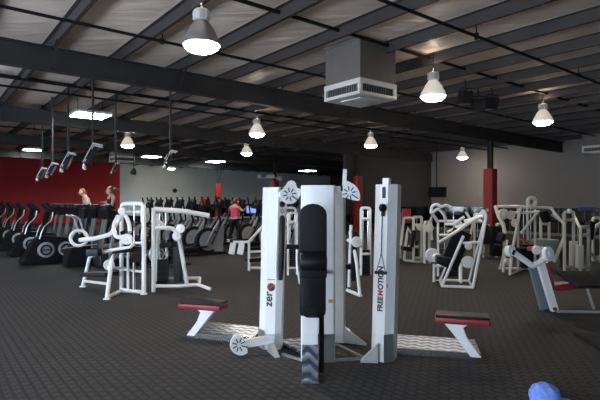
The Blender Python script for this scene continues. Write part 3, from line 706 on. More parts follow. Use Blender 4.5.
m3b = Machine('weight_tower', 'white weight tower seen in the gap between the left column and black pad', FL(293, 274), 'exercise machine')
m3b.tubes('tower_frame', [[FL(288, 276)+V((0, 0, .02)), P(288, 213, 11.2), P(297, 213, 11.3), FL(297, 275.6)+V((0, 0, .02))], [P(288, 222, 11.2), P(297, 222, 11.3)], [P(288, 268, 11.2), P(297, 268, 11.3)]], .04, fil=.05)
m3b.stack((292.5, 269, 11.4), .18, .16, .55, 1.4)
# M4 between the tower and the right column
m4 = Machine('leg_curl_machine', 'white machine with leaning front leg seen between the cable machine columns', FL(358, 298))
m4.tubes('frame', [[FL(360, 298)+V((0, 0, .03)), P(357, 265, 8.85), P(353, 243, 9.2), P(350, 232, 9.4)], [P(347, 290, 9.3), P(361, 296, 8.8)], [FL(349, 288)+V((0, 0, .02)), P(351, 225, 9.7)], [P(353, 243, 9.2), P(348, 240, 9.4)]], .045, fil=.06)
m4.tubes('tower_frame', [[FL(361, 276)+V((0, 0, .02)), P(361, 208, 11.2), P(370, 208, 11.3), FL(370, 275)+V((0, 0, .02))], [P(361, 219, 11.2), P(370, 219, 11.3)], [P(361, 254, 11.2), P(370, 254, 11.3)], [P(353, 243, 9.2), P(361, 246, 11.2)]], .045, fil=.05)
m4.disc('cam', (356.5, 242, 9.0), (.2, -1, 0), .10, .06)
m4.pad('back_pad', (354.5, 231, 9.1), (353, 280, 9.2), .09, .16, up=V((0, -1, 0)))
m4.pad('seat', (346, 266, 9.5), (353, 267, 9.2), .3, .1); m4.stack((365.5, 275, 11.35), .18, .16, .6, 1.5)
# M5 far cable station
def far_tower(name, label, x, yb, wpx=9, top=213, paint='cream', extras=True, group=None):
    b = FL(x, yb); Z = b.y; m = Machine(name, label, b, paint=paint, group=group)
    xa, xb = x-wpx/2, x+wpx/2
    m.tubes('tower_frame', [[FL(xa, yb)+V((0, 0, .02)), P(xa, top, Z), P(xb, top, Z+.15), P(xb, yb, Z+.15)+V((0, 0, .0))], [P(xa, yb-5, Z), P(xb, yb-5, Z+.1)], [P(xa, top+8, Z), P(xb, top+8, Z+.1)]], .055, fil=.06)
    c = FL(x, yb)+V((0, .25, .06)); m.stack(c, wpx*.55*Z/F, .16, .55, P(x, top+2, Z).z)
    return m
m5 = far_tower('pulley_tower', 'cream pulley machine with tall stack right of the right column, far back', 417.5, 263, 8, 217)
Z = 13.6
m5.tubes('lever_arm', [[(404, 260, Z), (407, 234, Z), (408, 228, Z), (414, 238, Z)], [(404, 260, Z), (420, 262, Z)], [(408, 246, Z), (418, 247, Z)], [(404, 218, Z), (415, 218, Z)], [(404, 218, Z), (401, 245, Z)]], .05)
m5.pad('seat', (402, 248, Z), (411, 249, Z), .3, .12); m5.pad('back_pad', (413, 230, Z), (411, 247, Z), .3, .1, up=V((1, 0, 0)))
m5.disc('cam', (420, 227, 13.4), (.1, -1, 0), .1, .06)
mb = MB(); mb.box(P(406.5, 216, 13.7), (.24, .12, .40), bev=.03); mb.build('head_pad', 'red', m5.t)
m5b = far_tower('pulley_tower', 'cream pulley machine just left of the ring-topped press machine', 427, 264, 5, 222)
m5b.disc('cam', (429, 228, 13.1), (.1, -1, 0), .12, .06); m5b.tubes('lever_arm', [[(427, 228, 13.2), (431, 218, 13.2), (432, 240, 13.2)], [(427, 252, 13.0), (434, 252, 13.2)]], .05)
# M6 incline press
m6 = Machine('incline_press_machine', 'white press machine with leaning parallelogram frame and curved ring on top', FL(458, 288), paint='white', k=.62)
Z = 9.7
off = V((.18, .75, 0))
L = [P(442, 286.5, Z), P(463.5, 236, Z+.1)]; Rr = [P(473, 289.5, 9.55), P(486.5, 216, 9.6)]
L[0].z = .04; Rr[0].z = .04
m6.tubes('side_frame', [[L[0], L[1]], [Rr[0], Rr[1], P(483.5, 210, 9.65), P(477, 219, 9.9)]], .05, fil=.05)
m6.tubes('base_bar', [[L[0], Rr[0]], [L[0], L[0]+off], [Rr[0], Rr[0]+off], [L[0]+off, Rr[0]+off]], .045)
m6.tubes('side_frame', [[L[0]+off, L[1]+off], [Rr[0]+off, P(484, 222, 10.3)]], .04)
m6.tubes('cross_member', [[(463, 243, 9.75), (483, 242, 9.6)], [(484, 216, 9.6), (466, 222, 10.2)]], .04)
m6.tubes('press_arm', [[(438, 243, 9.5), (455, 232.5, 9.55), (470, 222.5, 9.7), (484, 214, 9.7)]], .05)
m6.tubes('press_arm', [[(447, 232, 10.5), (471, 221, 10.4), (484, 216, 10.3)]], .04)
m6.disc('weight_horn', (468.5, 246, 9.5), (.1, -1, 0), .075, .05); m6.disc('weight_plate', (468, 262, 9.7), (.1, -1, 0), .12, .08)
m6.tubes('horn_bar', [[(458, 262, 10.1), (470, 261, 9.7)], [(456, 250, 10.1), (466, 266, 9.9)]], .035)
m6.pad('back_pad', (462.5, 231, 10.05), (447.5, 268, 9.95), .38, .12, up=V((0, -1, .0)))
m6.pad('seat', (436, 259, 10.0), (450, 261, 9.95), .38, .16)
m6b = Machine('chest_press_machine', 'white machine with weight tower and curled top ring behind the leaning press', FL(448, 281), paint='white', k=.62)
m6b.tubes('tower_frame', [[FL(438, 277)+V((0, 0, .02)), P(438, 221, 11.1), P(460, 221, 11.2), FL(460, 280)+V((0, 0, .02))], [P(434, 281, 10.6), P(462, 281, 10.7)], [FL(434, 283)+V((0, 0, .02)), P(434, 264, 10.3)], [FL(461, 284)+V((0, 0, .02)), P(461, 262, 10.4)], [P(434, 266, 10.3), P(461, 266, 10.4)], [P(438, 235, 11.1), P(460, 235, 11.2)]], .045, fil=.05)
m6b.tubes('top_ring', [[P(431, 212, 10.8), P(432, 206, 10.8), P(437, 204, 10.8), P(441, 207, 10.8), P(446, 205, 10.9), P(451, 207.5, 10.9)], [P(432, 213, 10.8), P(438, 208, 10.8), P(444, 214, 10.9), P(446, 221, 11.0)], [P(431, 212, 10.8), P(438, 222, 11.0)]], .055, fil=.08)
m6b.stack((449, 279, 11.3), .34, .2, .7, 1.5); m6b.disc('cam', (432, 255, 10.6), (.2, -1, 0), .15, .08); m6b.disc('cam', (437, 258, 10.4), (.2, -1, 0), .1, .08); m6b.disc('cam', (459, 226, 11.0), (.2, -1, 0), .1, .07)
m6b.tubes('lever_arm', [[(446, 224, 11), (454, 224, 10.8), (464, 217, 10.6)], [(464, 221, 11.0), (476, 218, 10.9), (482, 222, 10.8)], [(466, 212, 11), (472, 222, 11), (478, 214, 11)]], .05)
# M7 pulldown machine
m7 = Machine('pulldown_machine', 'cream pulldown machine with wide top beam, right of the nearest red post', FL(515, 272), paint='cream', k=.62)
Z = 12.0
m7.tubes('top_beam', [[(495, 206.5, Z), (515, 206.5, Z), (533, 207.5, Z+.1), (551, 208, Z+.2)], [(509, 213, Z), (537, 212, Z)]], .055)
m7.tubes('lever_arm', [[(495, 206, Z), (499, 216, Z-.1), (503, 224, Z-.2), (505.5, 233, Z-.3)]], [.06, .09, .08, .05])
m7.tubes('lever_arm', [[(539, 211, Z-.1), (530, 222, Z-.3), (521.5, 233, Z-.5)], [(551, 208, Z), (558, 217, Z-.2), (564, 224, Z-.3)]], .055)
m7.tubes('front_leg', [[(520.5, 208, Z), (516, 232, 11.6), (512, 251, 11.3), FL(510, 276)+V((0, 0, .03))]], .055)
m7.tubes('upright', [[FL(518, 271)+V((0, 0, .02)), P(518, 208, Z+.1)], [FL(535, 271)+V((0, 0, .02)), P(535, 208, Z+.2)], [FL(503, 273)+V((0, 0, .02)), P(507, 240, 11.8)], [FL(500, 270)+V((0, 0, .02)), P(505, 248, 12.2)], [P(527, 208, Z), P(528, 240, Z)]], .05)
m7.tubes('base_bar', [[FL(499, 270)+V((0, 0, .04)), FL(524, 270)+V((0, 0, .04)), FL(536, 271)+V((0, 0, .04))], [FL(524, 270)+V((0, 0, .04)), FL(510, 276)+V((0, 0, .04))]], .045)
mb = MB(); mb.ring(P(531.5, 202, Z), (.2, -1, 0), .11, .045, 20, 8); mb.build('top_ring', 'cream', m7.t)
m7.disc('cam', (503.5, 214, Z-.25), (.2, -1, 0), .13, .06); m7.disc('cam', (511, 215, Z), (.2, -1, 0), .11, .06)
m7.disc('cam', (515, 223, Z-.2), (.2, -1, 0), .10, .06); m7.disc('foot_roll', (508, 262, 11.6), (.2, -1, 0), .09, .1)
m7.pad('seat', (514, 250, 11.9), (528, 250, 12), .35, .12); m7.stack((527, 268, 12.2), .3, .2, .6, 1.6)
m7.pad('thigh_pad', (498, 236, 12.2), (504, 238, 12.1), .2, .2); m7.pad('back_pad', (543, 211, 12.2), (547, 222, 12.2), .25, .14, up=V((1, 0, 0)))
m7.pad('weight_shroud', (534, 246, 12.3), (554, 246, 12.4), .4, .35, 'green'); m7.tubes('wood_bar', [[(520, 239, 11.8), (534, 243, 11.8)]], .03, 'orange')
# M8 weight towers at right
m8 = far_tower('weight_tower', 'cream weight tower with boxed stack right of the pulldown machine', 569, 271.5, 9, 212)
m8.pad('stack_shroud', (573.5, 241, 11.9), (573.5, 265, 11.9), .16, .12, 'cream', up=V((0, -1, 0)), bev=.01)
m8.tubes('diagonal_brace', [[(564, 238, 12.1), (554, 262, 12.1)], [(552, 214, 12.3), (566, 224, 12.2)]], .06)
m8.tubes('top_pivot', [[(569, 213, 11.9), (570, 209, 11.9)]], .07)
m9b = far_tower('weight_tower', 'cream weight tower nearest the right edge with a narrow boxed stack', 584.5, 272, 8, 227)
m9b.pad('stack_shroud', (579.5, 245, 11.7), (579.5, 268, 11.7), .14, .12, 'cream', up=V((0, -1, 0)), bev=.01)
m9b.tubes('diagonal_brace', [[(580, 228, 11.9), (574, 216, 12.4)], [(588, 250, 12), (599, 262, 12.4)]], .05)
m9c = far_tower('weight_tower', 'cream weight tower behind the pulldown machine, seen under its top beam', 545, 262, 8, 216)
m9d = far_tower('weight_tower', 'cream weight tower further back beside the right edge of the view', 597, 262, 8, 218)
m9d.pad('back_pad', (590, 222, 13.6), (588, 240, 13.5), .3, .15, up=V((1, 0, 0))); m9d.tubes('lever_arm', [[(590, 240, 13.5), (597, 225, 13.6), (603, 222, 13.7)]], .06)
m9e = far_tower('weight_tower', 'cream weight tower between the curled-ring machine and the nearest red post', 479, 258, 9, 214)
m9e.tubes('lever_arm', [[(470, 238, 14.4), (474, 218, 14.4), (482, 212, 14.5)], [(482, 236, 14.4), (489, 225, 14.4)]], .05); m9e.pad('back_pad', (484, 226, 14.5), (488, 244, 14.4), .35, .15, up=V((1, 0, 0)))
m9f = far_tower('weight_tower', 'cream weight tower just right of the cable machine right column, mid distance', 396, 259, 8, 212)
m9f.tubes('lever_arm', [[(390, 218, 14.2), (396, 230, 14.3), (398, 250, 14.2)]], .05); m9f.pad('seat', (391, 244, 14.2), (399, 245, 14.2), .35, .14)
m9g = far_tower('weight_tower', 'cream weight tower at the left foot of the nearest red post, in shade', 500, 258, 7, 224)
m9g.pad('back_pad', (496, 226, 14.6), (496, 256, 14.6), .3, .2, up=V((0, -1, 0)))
m9g.pad('seat', (492, 246, 14.5), (500, 247, 14.5), .35, .15)
# M9 right foreground white and red machine
m9 = Machine('arm_curl_machine', 'white and red machine with two armed levers at right, leaning post and black seat', FL(560, 313))
Z = 7.6
m9.tubes('base_bar', [[FL(557, 314)+V((0, 0, .04)), FL(608, 315)+V((0, 0, .04))], [P(594, 309, 7.7), P(587, 288, 7.7), P(586, 280, 7.7)]], .032, 'silver')
mb = MB(); a0, a1 = P(554.5, 312, Z), P(540, 262, Z); a0.z = .03
mb.bar(a0, a1, .085, .10); m9l = mb.build('leaning_post', 'white', m9.t)
mb = MB(); a0b, a1b = P(547, 311, 7.75), P(535.5, 265, 7.75); a0b.z = .03
mb.bar(a0b, a1b, .07, .22); mb.build('post_side_panel', 'teal', m9l)
mb = MB(); mb.cyl(P(555, 309, Z-.08), P(555, 309, Z-.05), .03, seg=12); mb.build('bolt', 'ink', m9l)
m9.tubes('lever_arm', [[(515, 253.5, Z-.1), (533, 266, Z-.1), (540, 262, Z-.1), (547, 256, Z-.1)]], .062, fil=.02)
m9.disc('pivot', (510, 251, Z-.1), (.5, -1, .2), .085, .09); m9.disc('pivot', (548, 254, Z-.15), (.5, -1, .2), .11, .07); m9.disc('pivot', (536.5, 250, Z), (.3, -1, 0), .07, .06)
m9.tubes('lever_grip', [[(512, 256, Z-.1), (514.5, 251, Z-.2)]], .03, 'blackp')
m9.pad('back_pad', (544, 261, Z+.15), (550, 284, Z+.15), .34, .09, 'red', up=V((1, -.3, 0)))
m9.pad('chest_pad', (535, 249.5, Z+.2), (543, 249, Z+.3), .3, .08, 'red')
m9.pad('seat', (549, 287, Z+.15), (572, 285, Z+.15), .34, .08, 'red')
m9.pad('bench_pad', (566, 279.5, Z+.05), (597, 279.5, Z+.15), .56, .05, 'matt', up=V((0, -.3, 1)))
m9.tubes('seat_support', [[(551, 290, Z+.1), (562, 289, Z+.1)], [(568, 283, Z+.15), (560, 288, Z+.1)]], .035, 'white')
# floor plate right
mb = MB(); mb.prism([FL(576, 337)+V((0, 0, .01)), FL(573.5, 336)+V((0, 0, .01)), FL(606, 355)+V((0, 0, .01)), FL(620, 348)+V((0, 0, .01)), FL(595, 339)+V((0, 0, .01))], (0, 0, .05))
tag(mb.build('machine_base_plate', 'matt', loc=FL(590, 344)), 'black steel base foot of a machine lying at the right edge of the carpet', 'base plate')
# blue cap
cc = FL(545, 401)
t = thing('cap', 'bright blue cloth cap lying on the carpet at the bottom edge', 'cap', cc)
mb = MB(); mb.lathe(cc, [(.128, .0), (.132, .02), (.128, .06), (.108, .112), (.066, .145), (.015, .157)], seg=28)
for v_ in mb.bm.verts: v_.co += V((.006*math.sin(v_.co.x*60+v_.co.z*40), .005*math.cos(v_.co.y*55), .004*math.sin(v_.co.x*80)))
cr = mb.build('crown', 'blue', t)
mb = MB(); mb.lathe(cc+V((0, 0, .154)), [(.012, 0), (.012, .006), (.004, .01)], seg=10); mb.build('button', 'blue', cr)
mb = MB(); br_ = []
n_ = 10
for k in range(n_+1):
    a = -1.0+2.0*k/n_; br_.append((a, ))
outer = [cc+V((.115*math.cos(-.35+1.3*(k/n_-.5))+.075*math.sin(math.pi*k/n_), .115*math.sin(-.35+1.3*(k/n_-.5))-.03*math.sin(math.pi*k/n_), .012+.02*math.sin(math.pi*k/n_))) for k in range(n_+1)]
inner = [cc+V((.10*math.cos(-.35+1.3*(k/n_-.5)), .10*math.sin(-.35+1.3*(k/n_-.5)), .02)) for k in range(n_, -1, -1)]
mb.prism(outer+inner, (0, 0, .008)); mb.build('brim', 'blue', t)

# ------------------------------------------------------------------ cardio machines (built at the origin, user faces +Y)
def treadmill():
    t = thing('treadmill', '', 'treadmill', V((0, 0, 0)), 'treadmills in the row under the hung televisions')
    mb = MB(); mb.box(V((0, -.75, .14)), (.82, 1.75, .16), bev=.03)
    for e in (-1, 1): mb.box(V((e*.34, -.75, .04)), (.1, 1.6, .08))
    mb.build('deck', 'blackp', t)
    mb = MB(); mb.box(V((0, -.8, .225)), (.52, 1.55, .012)); mb.build('belt', 'dark', t)
    mb = MB(); mb.box(V((0, .12, .20)), (.84, .42, .32), bev=.06); mb.build('motor_hood', 'dark', t)
    for e in (-1, 1):
        mb = MB(); mb.bar(V((e*.40, .12, .1)), V((e*.40, -.08, 1.32)), .05, .08); mb.build('upright', 'grey', t)
        mb = MB(); mb.bar(V((e*.40, .05, 1.30)), V((e*.40, -.72, 1.24)), .07, .16, bev=.02); mb.build('handrail', 'blackp', t)
    mb = MB(); mb.prism([V((-.46, -.34, 1.18)), V((-.46, .14, 1.26)), V((-.46, .14, 1.52)), V((-.46, -.1, 1.46)), V((-.46, -.36, 1.28))], (.92, 0, 0)); cn = mb.build('console', 'blackp', t)
    mb = MB(); mb.box(V((0, .06, 1.55)), (.44, .2, .15), Matrix.Rotation(-.15, 3, 'X'), bev=.03); mb.build('monitor', 'dark', cn)
    mb = MB(); mb.box(V((0, -.045, 1.55)), (.36, .012, .11), Matrix.Rotation(-.15, 3, 'X')); mb.build('screen', 'screenoff', cn)
    return t
TY = YAW_B+math.pi/2   # local +Y -> -v
def yaw_to(d): return math.atan2(-d.x, d.y)
tm = treadmill(); Y_MV = yaw_to(-AX_V); Y_PV = yaw_to(AX_V)
near = ['nearest treadmill of the row, hidden low by the shoulder machine']
for i in range(7):
    o = tm if i == 0 else copy_tree(tm)
    place(o, B(3.95, 13.32+i*1.02), Y_MV)
    o['label'] = 'treadmill under the hung televisions, ' + (['nearest of the row', 'second nearest of the row', 'third from the near end', 'fourth from the near end', 'fifth from the near end', 'second furthest of the row', 'furthest of the row'][i])
def wedge_trainer():
    t = thing('elliptical_trainer', '', 'elliptical trainer', V((0, 0, 0)), 'wedge-sided trainers along the red wall')
    # toe at +Y, body rising toward the middle
    prof = [(.72, .02), (.74, .10), (.60, .30), (.46, .56), (.34, .72), (.20, .78), (-.50, .70), (-.68, .58), (-.72, .3), (-.70, .02)]
    mb = MB(); mb.prism([V((-.24, y, z)) for y, z in prof], (.48, 0, 0)); bmesh.ops.bevel(mb.bm, geom=list(mb.bm.edges), offset=.025, segments=2, affect='EDGES'); bd = mb.build('body_shell', 'blackp', t)
    for e in (-1, 1):
        for yy, r in ((.14, .21), (-.36, .20)):
            mb = MB(); mb.lathe(V((e*.235, yy, .40)), [(.02, 0), (r, 0), (r, .03), (r*.85, .045), (r*.4, .03), (.02, .05)], axis=V((e, 0, 0)), seg=24); dk = mb.build('side_disc', 'grey', bd)
            mb = MB(); mb.ring(V((e*.285, yy, .40)), (1, 0, 0), r*.6, .022, 20, 6); mb.box(V((e*.285, yy, .40)), (.02, r*1.2, .03)); mb.build('crank_ring', 'blackp', dk)
        mb = MB(); mb.tube(fillet([V((e*.26, .30, .70)), V((e*.29, .22, 1.0)), V((e*.30, .0, 1.22)), V((e*.29, -.02, 1.42))], .12), .018, 8); mb.build('handle', 'silver', t)
        mb = MB(); mb.box(V((e*.33, -.42, .34)), (.15, .4, .05), Matrix.Rotation(.2, 3, 'X'), bev=.015); mb.bar(V((e*.33, -.4, .34)), V((e*.2, -.3, .42)), .05); mb.build('pedal', 'dark', t)
    mb = MB(); mb.bar(V((0, .20, .7)), V((0, .06, 1.42)), .12, .12); mb.build('mast', 'blackp', t)
    mb = MB(); mb.box(V((0, .02, 1.5)), (.52, .14, .40), Matrix.Rotation(-.65, 3, 'X'), bev=.04); cn = mb.build('console', 'blackp', t)
    mb = MB(); mb.box(V((0, -.04, 1.47)), (.34, .02, .24), Matrix.Rotation(-.65, 3, 'X')); mb.build('screen', 'screenoff', cn)
    return t
wt = wedge_trainer()
for i in range(5):
    o = wt if i == 0 else copy_tree(wt)
    place(o, B(2.85, 14.9+i*2.3), Y_MV)
    o['label'] = 'black wedge-sided elliptical trainer before the red wall, ' + ['nearest and most complete', 'second from the near end', 'third from the near end', 'second furthest left', 'furthest left of the row'][i]
# stepper box nearer than the trainers
q = FL(77, 267.5)
t = thing('stepper', 'black boxy stepper between the nearest wedge-sided trainer and the shoulder machine', 'stepper', q)
mb = MB(); R = Matrix.Rotation(YAW_B, 3, 'Z')
w = lambda x, y, z: q+AX_V*x+AX_U*y+V((0, 0, z))
mb.prism([w(-.25, 0, .02), w(.35, 0, .02), w(.35, 0, .75), w(.1, 0, .85), w(-.2, 0, .35)], AX_U*.55); bmesh.ops.bevel(mb.bm, geom=list(mb.bm.edges), offset=.02, segments=2, affect='EDGES'); mb.build('body_shell', 'blackp', t)
mb = MB()
for e in (.0, .55): mb.tube(fillet([w(.2, e, .8), w(.05, e, 1.3), w(-.15, e, 1.35)], .1), .025, 8)
mb.build('handle', 'silver', t)
mb = MB(); mb.box(w(.2, .28, 1.4), (.1, .45, .28), R, bev=.02); mb.bar(w(.2, .28, .8), w(.2, .28, 1.3), .08); mb.build('console', 'blackp', t)
def crosstrainer():
    t = thing('elliptical_trainer', '', 'elliptical trainer', V((0, 0, 0)), 'grey-disc trainers in the middle rows')
    mb = MB(); mb.bar(V((0, -.85, .05)), V((0, .75, .05)), .12, .08)
    for y in (-.85, .7): mb.bar(V((-.28, y, .04)), V((.28, y, .04)), .07, .07)
    mb.build('base_frame', 'dark', t)
    mb = MB(); mb.lathe(V((-.07, .1, .46)), [(.05, 0), (.405, .0), (.42, .02), (.42, .12), (.405, .14), (.05, .14)], axis=V((1, 0, 0)), seg=28); fw = mb.build('flywheel_case', 'blackp', t)
    for e in (-1, 1):
        mb = MB(); mb.lathe(V((e*.075, .1, .46)), [(.03, 0), (.31, 0), (.31, .012), (.22, .022), (.05, .015), (.03, .03)], axis=V((e, 0, 0)), seg=28); mb.build('side_disc', 'grey', fw)
        mb = MB(); mb.bar(V((e*.17, -.12, .22)), V((e*.15, .52, 1.22)), .035, .06); mb.build('side_rail', 'silver', t)
        mb = MB(); mb.tube(fillet([V((e*.28, .1, .35)), V((e*.28, .42, 1.0)), V((e*.29, .34, 1.5)), V((e*.27, .26, 1.86))], .15), .032, 8); mb.build('moving_arm', 'blackp', t)
        mb = MB(); mb.bar(V((e*.18, -.75, .22)), V((e*.18, .0, .30)), .06, .06); mb.box(V((e*.18, -.55, .28)), (.16, .38, .05), bev=.015); mb.build('pedal', 'dark', t)
    mb = MB(); mb.prism([V((-.11, .28, .1)), V((-.11, .62, .1)), V((-.11, .66, .8)), V((-.11, .52, .95)), V((-.11, .35, .6))], (.22, 0, 0)); bmesh.ops.bevel(mb.bm, geom=list(mb.bm.edges), offset=.03, segments=2, affect='EDGES'); mb.build('front_shroud', 'grey', t)
    mb = MB(); mb.bar(V((0, .55, .8)), V((0, .52, 1.48)), .09, .07); mb.build('mast', 'blackp', t)
    mb = MB(); mb.box(V((0, .47, 1.60)), (.46, .12, .36), Matrix.Rotation(-.4, 3, 'X'), bev=.03); cn = mb.build('console', 'blackp', t)
    mb = MB(); mb.box(V((0, .40, 1.60)), (.30, .03, .2), Matrix.Rotation(-.4, 3, 'X')); mb.build('screen', 'screenoff', cn)
    return t
ct = crosstrainer()
for i in range(7):
    o = ct if i == 0 else copy_tree(ct)
    place(o, B(7.1, 14.0+i*.98), Y_PV)
    o['label'] = 'grey-disc elliptical trainer in the row behind the slanting overhead bar, ' + ['nearest and largest', 'second nearest', 'third nearest', 'fourth nearest', 'fifth nearest', 'second furthest', 'furthest'][i]
for i in range(5):
    o = copy_tree(ct); place(o, B(9.6, 13.3+i*1.15), Y_PV); o['group'] = 'grey-disc trainers around the person in pink'
    o['label'] = 'elliptical trainer in the row of the person in pink, ' + ['mostly hidden by the cable machine', 'just right of that person', 'the one being used', 'directly beyond that person', 'furthest of that row'][i]
# lit monitor
c = P(252, 210, 20.2)
t = thing('monitor', 'blue-lit screen on a thin stand right of the person in pink', 'monitor', V((c.x, c.y, 0)))
mb = MB(); mb.box(c, (.50, .06, .30), bev=.02); mb.build('casing', 'navy', t)
mb = MB(); mb.box(c-V((0, .034, 0)), (.42, .01, .22)); mb.build('screen', 'screen', t)
mb = MB(); mb.tube([V((c.x+.1, c.y, .03)), V((c.x+.1, c.y, .9)), V((c.x, c.y+.02, c.z-.1))], .03, 8); mb.lathe(V((c.x+.1, c.y, 0)), [(.2, 0), (.2, .02), (.04, .05)]); mb.build('stand', 'grey', t)
c = P(587, 209, 16.5)
t = thing('monitor', 'dim blue screen on a stand at the far right by the mirrors', 'monitor', V((c.x, c.y, 0)))
mb = MB(); mb.box(c, (.62, .06, .14), bev=.02); mb.build('casing', 'navy', t); mb = MB(); mb.box(c-V((0, .034, 0)), (.55, .01, .09)); mb.build('screen', 'navy', t)
mb = MB(); mb.tube([V((c.x, c.y+.05, .03)), V((c.x, c.y+.05, c.z))], .03, 8); mb.lathe(V((c.x, c.y+.05, 0)), [(.2, 0), (.2, .02), (.04, .05)]); mb.build('stand', 'dark', t)
# orange cloth over a console
q = B(7.1, 14.0+.98)+AX_V*.47-AX_U*.12
t_ = MB(); n = 12; top = []
prof = [(-.10, 1.50), (-.095, 1.62), (-.085, 1.76), (-.04, 1.805), (.04, 1.81), (.10, 1.77), (.115, 1.62), (.12, 1.52)]
rows = []
for j in range(n+1):
    y = -.17+.34*j/n; wv = .012*math.sin(j*2.1)
    rows.append([t_.bm.verts.new(q+AX_V*(x+wv*(1 if z < 1.7 else .3))+AX_U*y+V((0, 0, z+.01*math.sin(j*1.3)))) for x, z in prof])
for j in range(n):
    for i in range(len(prof)-1): t_.bm.faces.new((rows[j][i], rows[j+1][i], rows[j+1][i+1], rows[j][i+1]))
r_ = bmesh.ops.solidify(t_.bm, geom=list(t_.bm.faces), thickness=.012)
tag(t_.build('towel', 'orange', loc=q+V((0, 0, 1.5))), 'orange-red cloth draped over a trainer console left of the person in pink', 'towel')
# spin bike
q = FL(168, 266); u_ = AX_V
t = thing('spin_bike', 'dark exercise bike with a ringed wheel seen under the slanting overhead bar', 'exercise bike', q)
w = lambda x, y, z: q+AX_V*x+AX_U*y+V((0, 0, z))
mb = MB(); mb.ring(w(-.25, 0, .34), AX_U, .24, .035, 24, 8); mb.ring(w(-.25, 0, .34), AX_U, .14, .02, 20, 6); mb.cyl(w(-.25, -.03, .34), w(-.25, .03, .34), .05); mb.build('wheel', 'silver', t)
mb = MB()
mb.tube([w(-.3, 0, .1), w(-.25, 0, .34), w(-.3, 0, .75), w(-.35, 0, 1.0)], .03, 8); mb.tube([w(-.3, 0, .7), w(.35, 0, .3)], .035, 8); mb.tube([w(.25, 0, .1), w(.45, 0, .9)], .03, 8)
for x in (-.55, .5): mb.bar(w(x, -.25, .04), w(x, .25, .04), .06)
mb.bar(w(-.55, 0, .07), w(.5, 0, .07), .06); mb.build('frame', 'dark', t)
mb = MB(); mb.tube(fillet([w(-.55, -.2, 1.08), w(-.35, -.2, 1.03), w(-.35, .2, 1.03), w(-.55, .2, 1.08)], .06), .02, 8); mb.build('handlebar', 'blackp', t)
mb = MB(); mb.prism([w(.28, -.04, .92), w(.55, -.12, .92), w(.6, 0, .92), w(.55, .12, .92), w(.28, .04, .92)], (0, 0, .06)); mb.build('saddle', 'black', t)

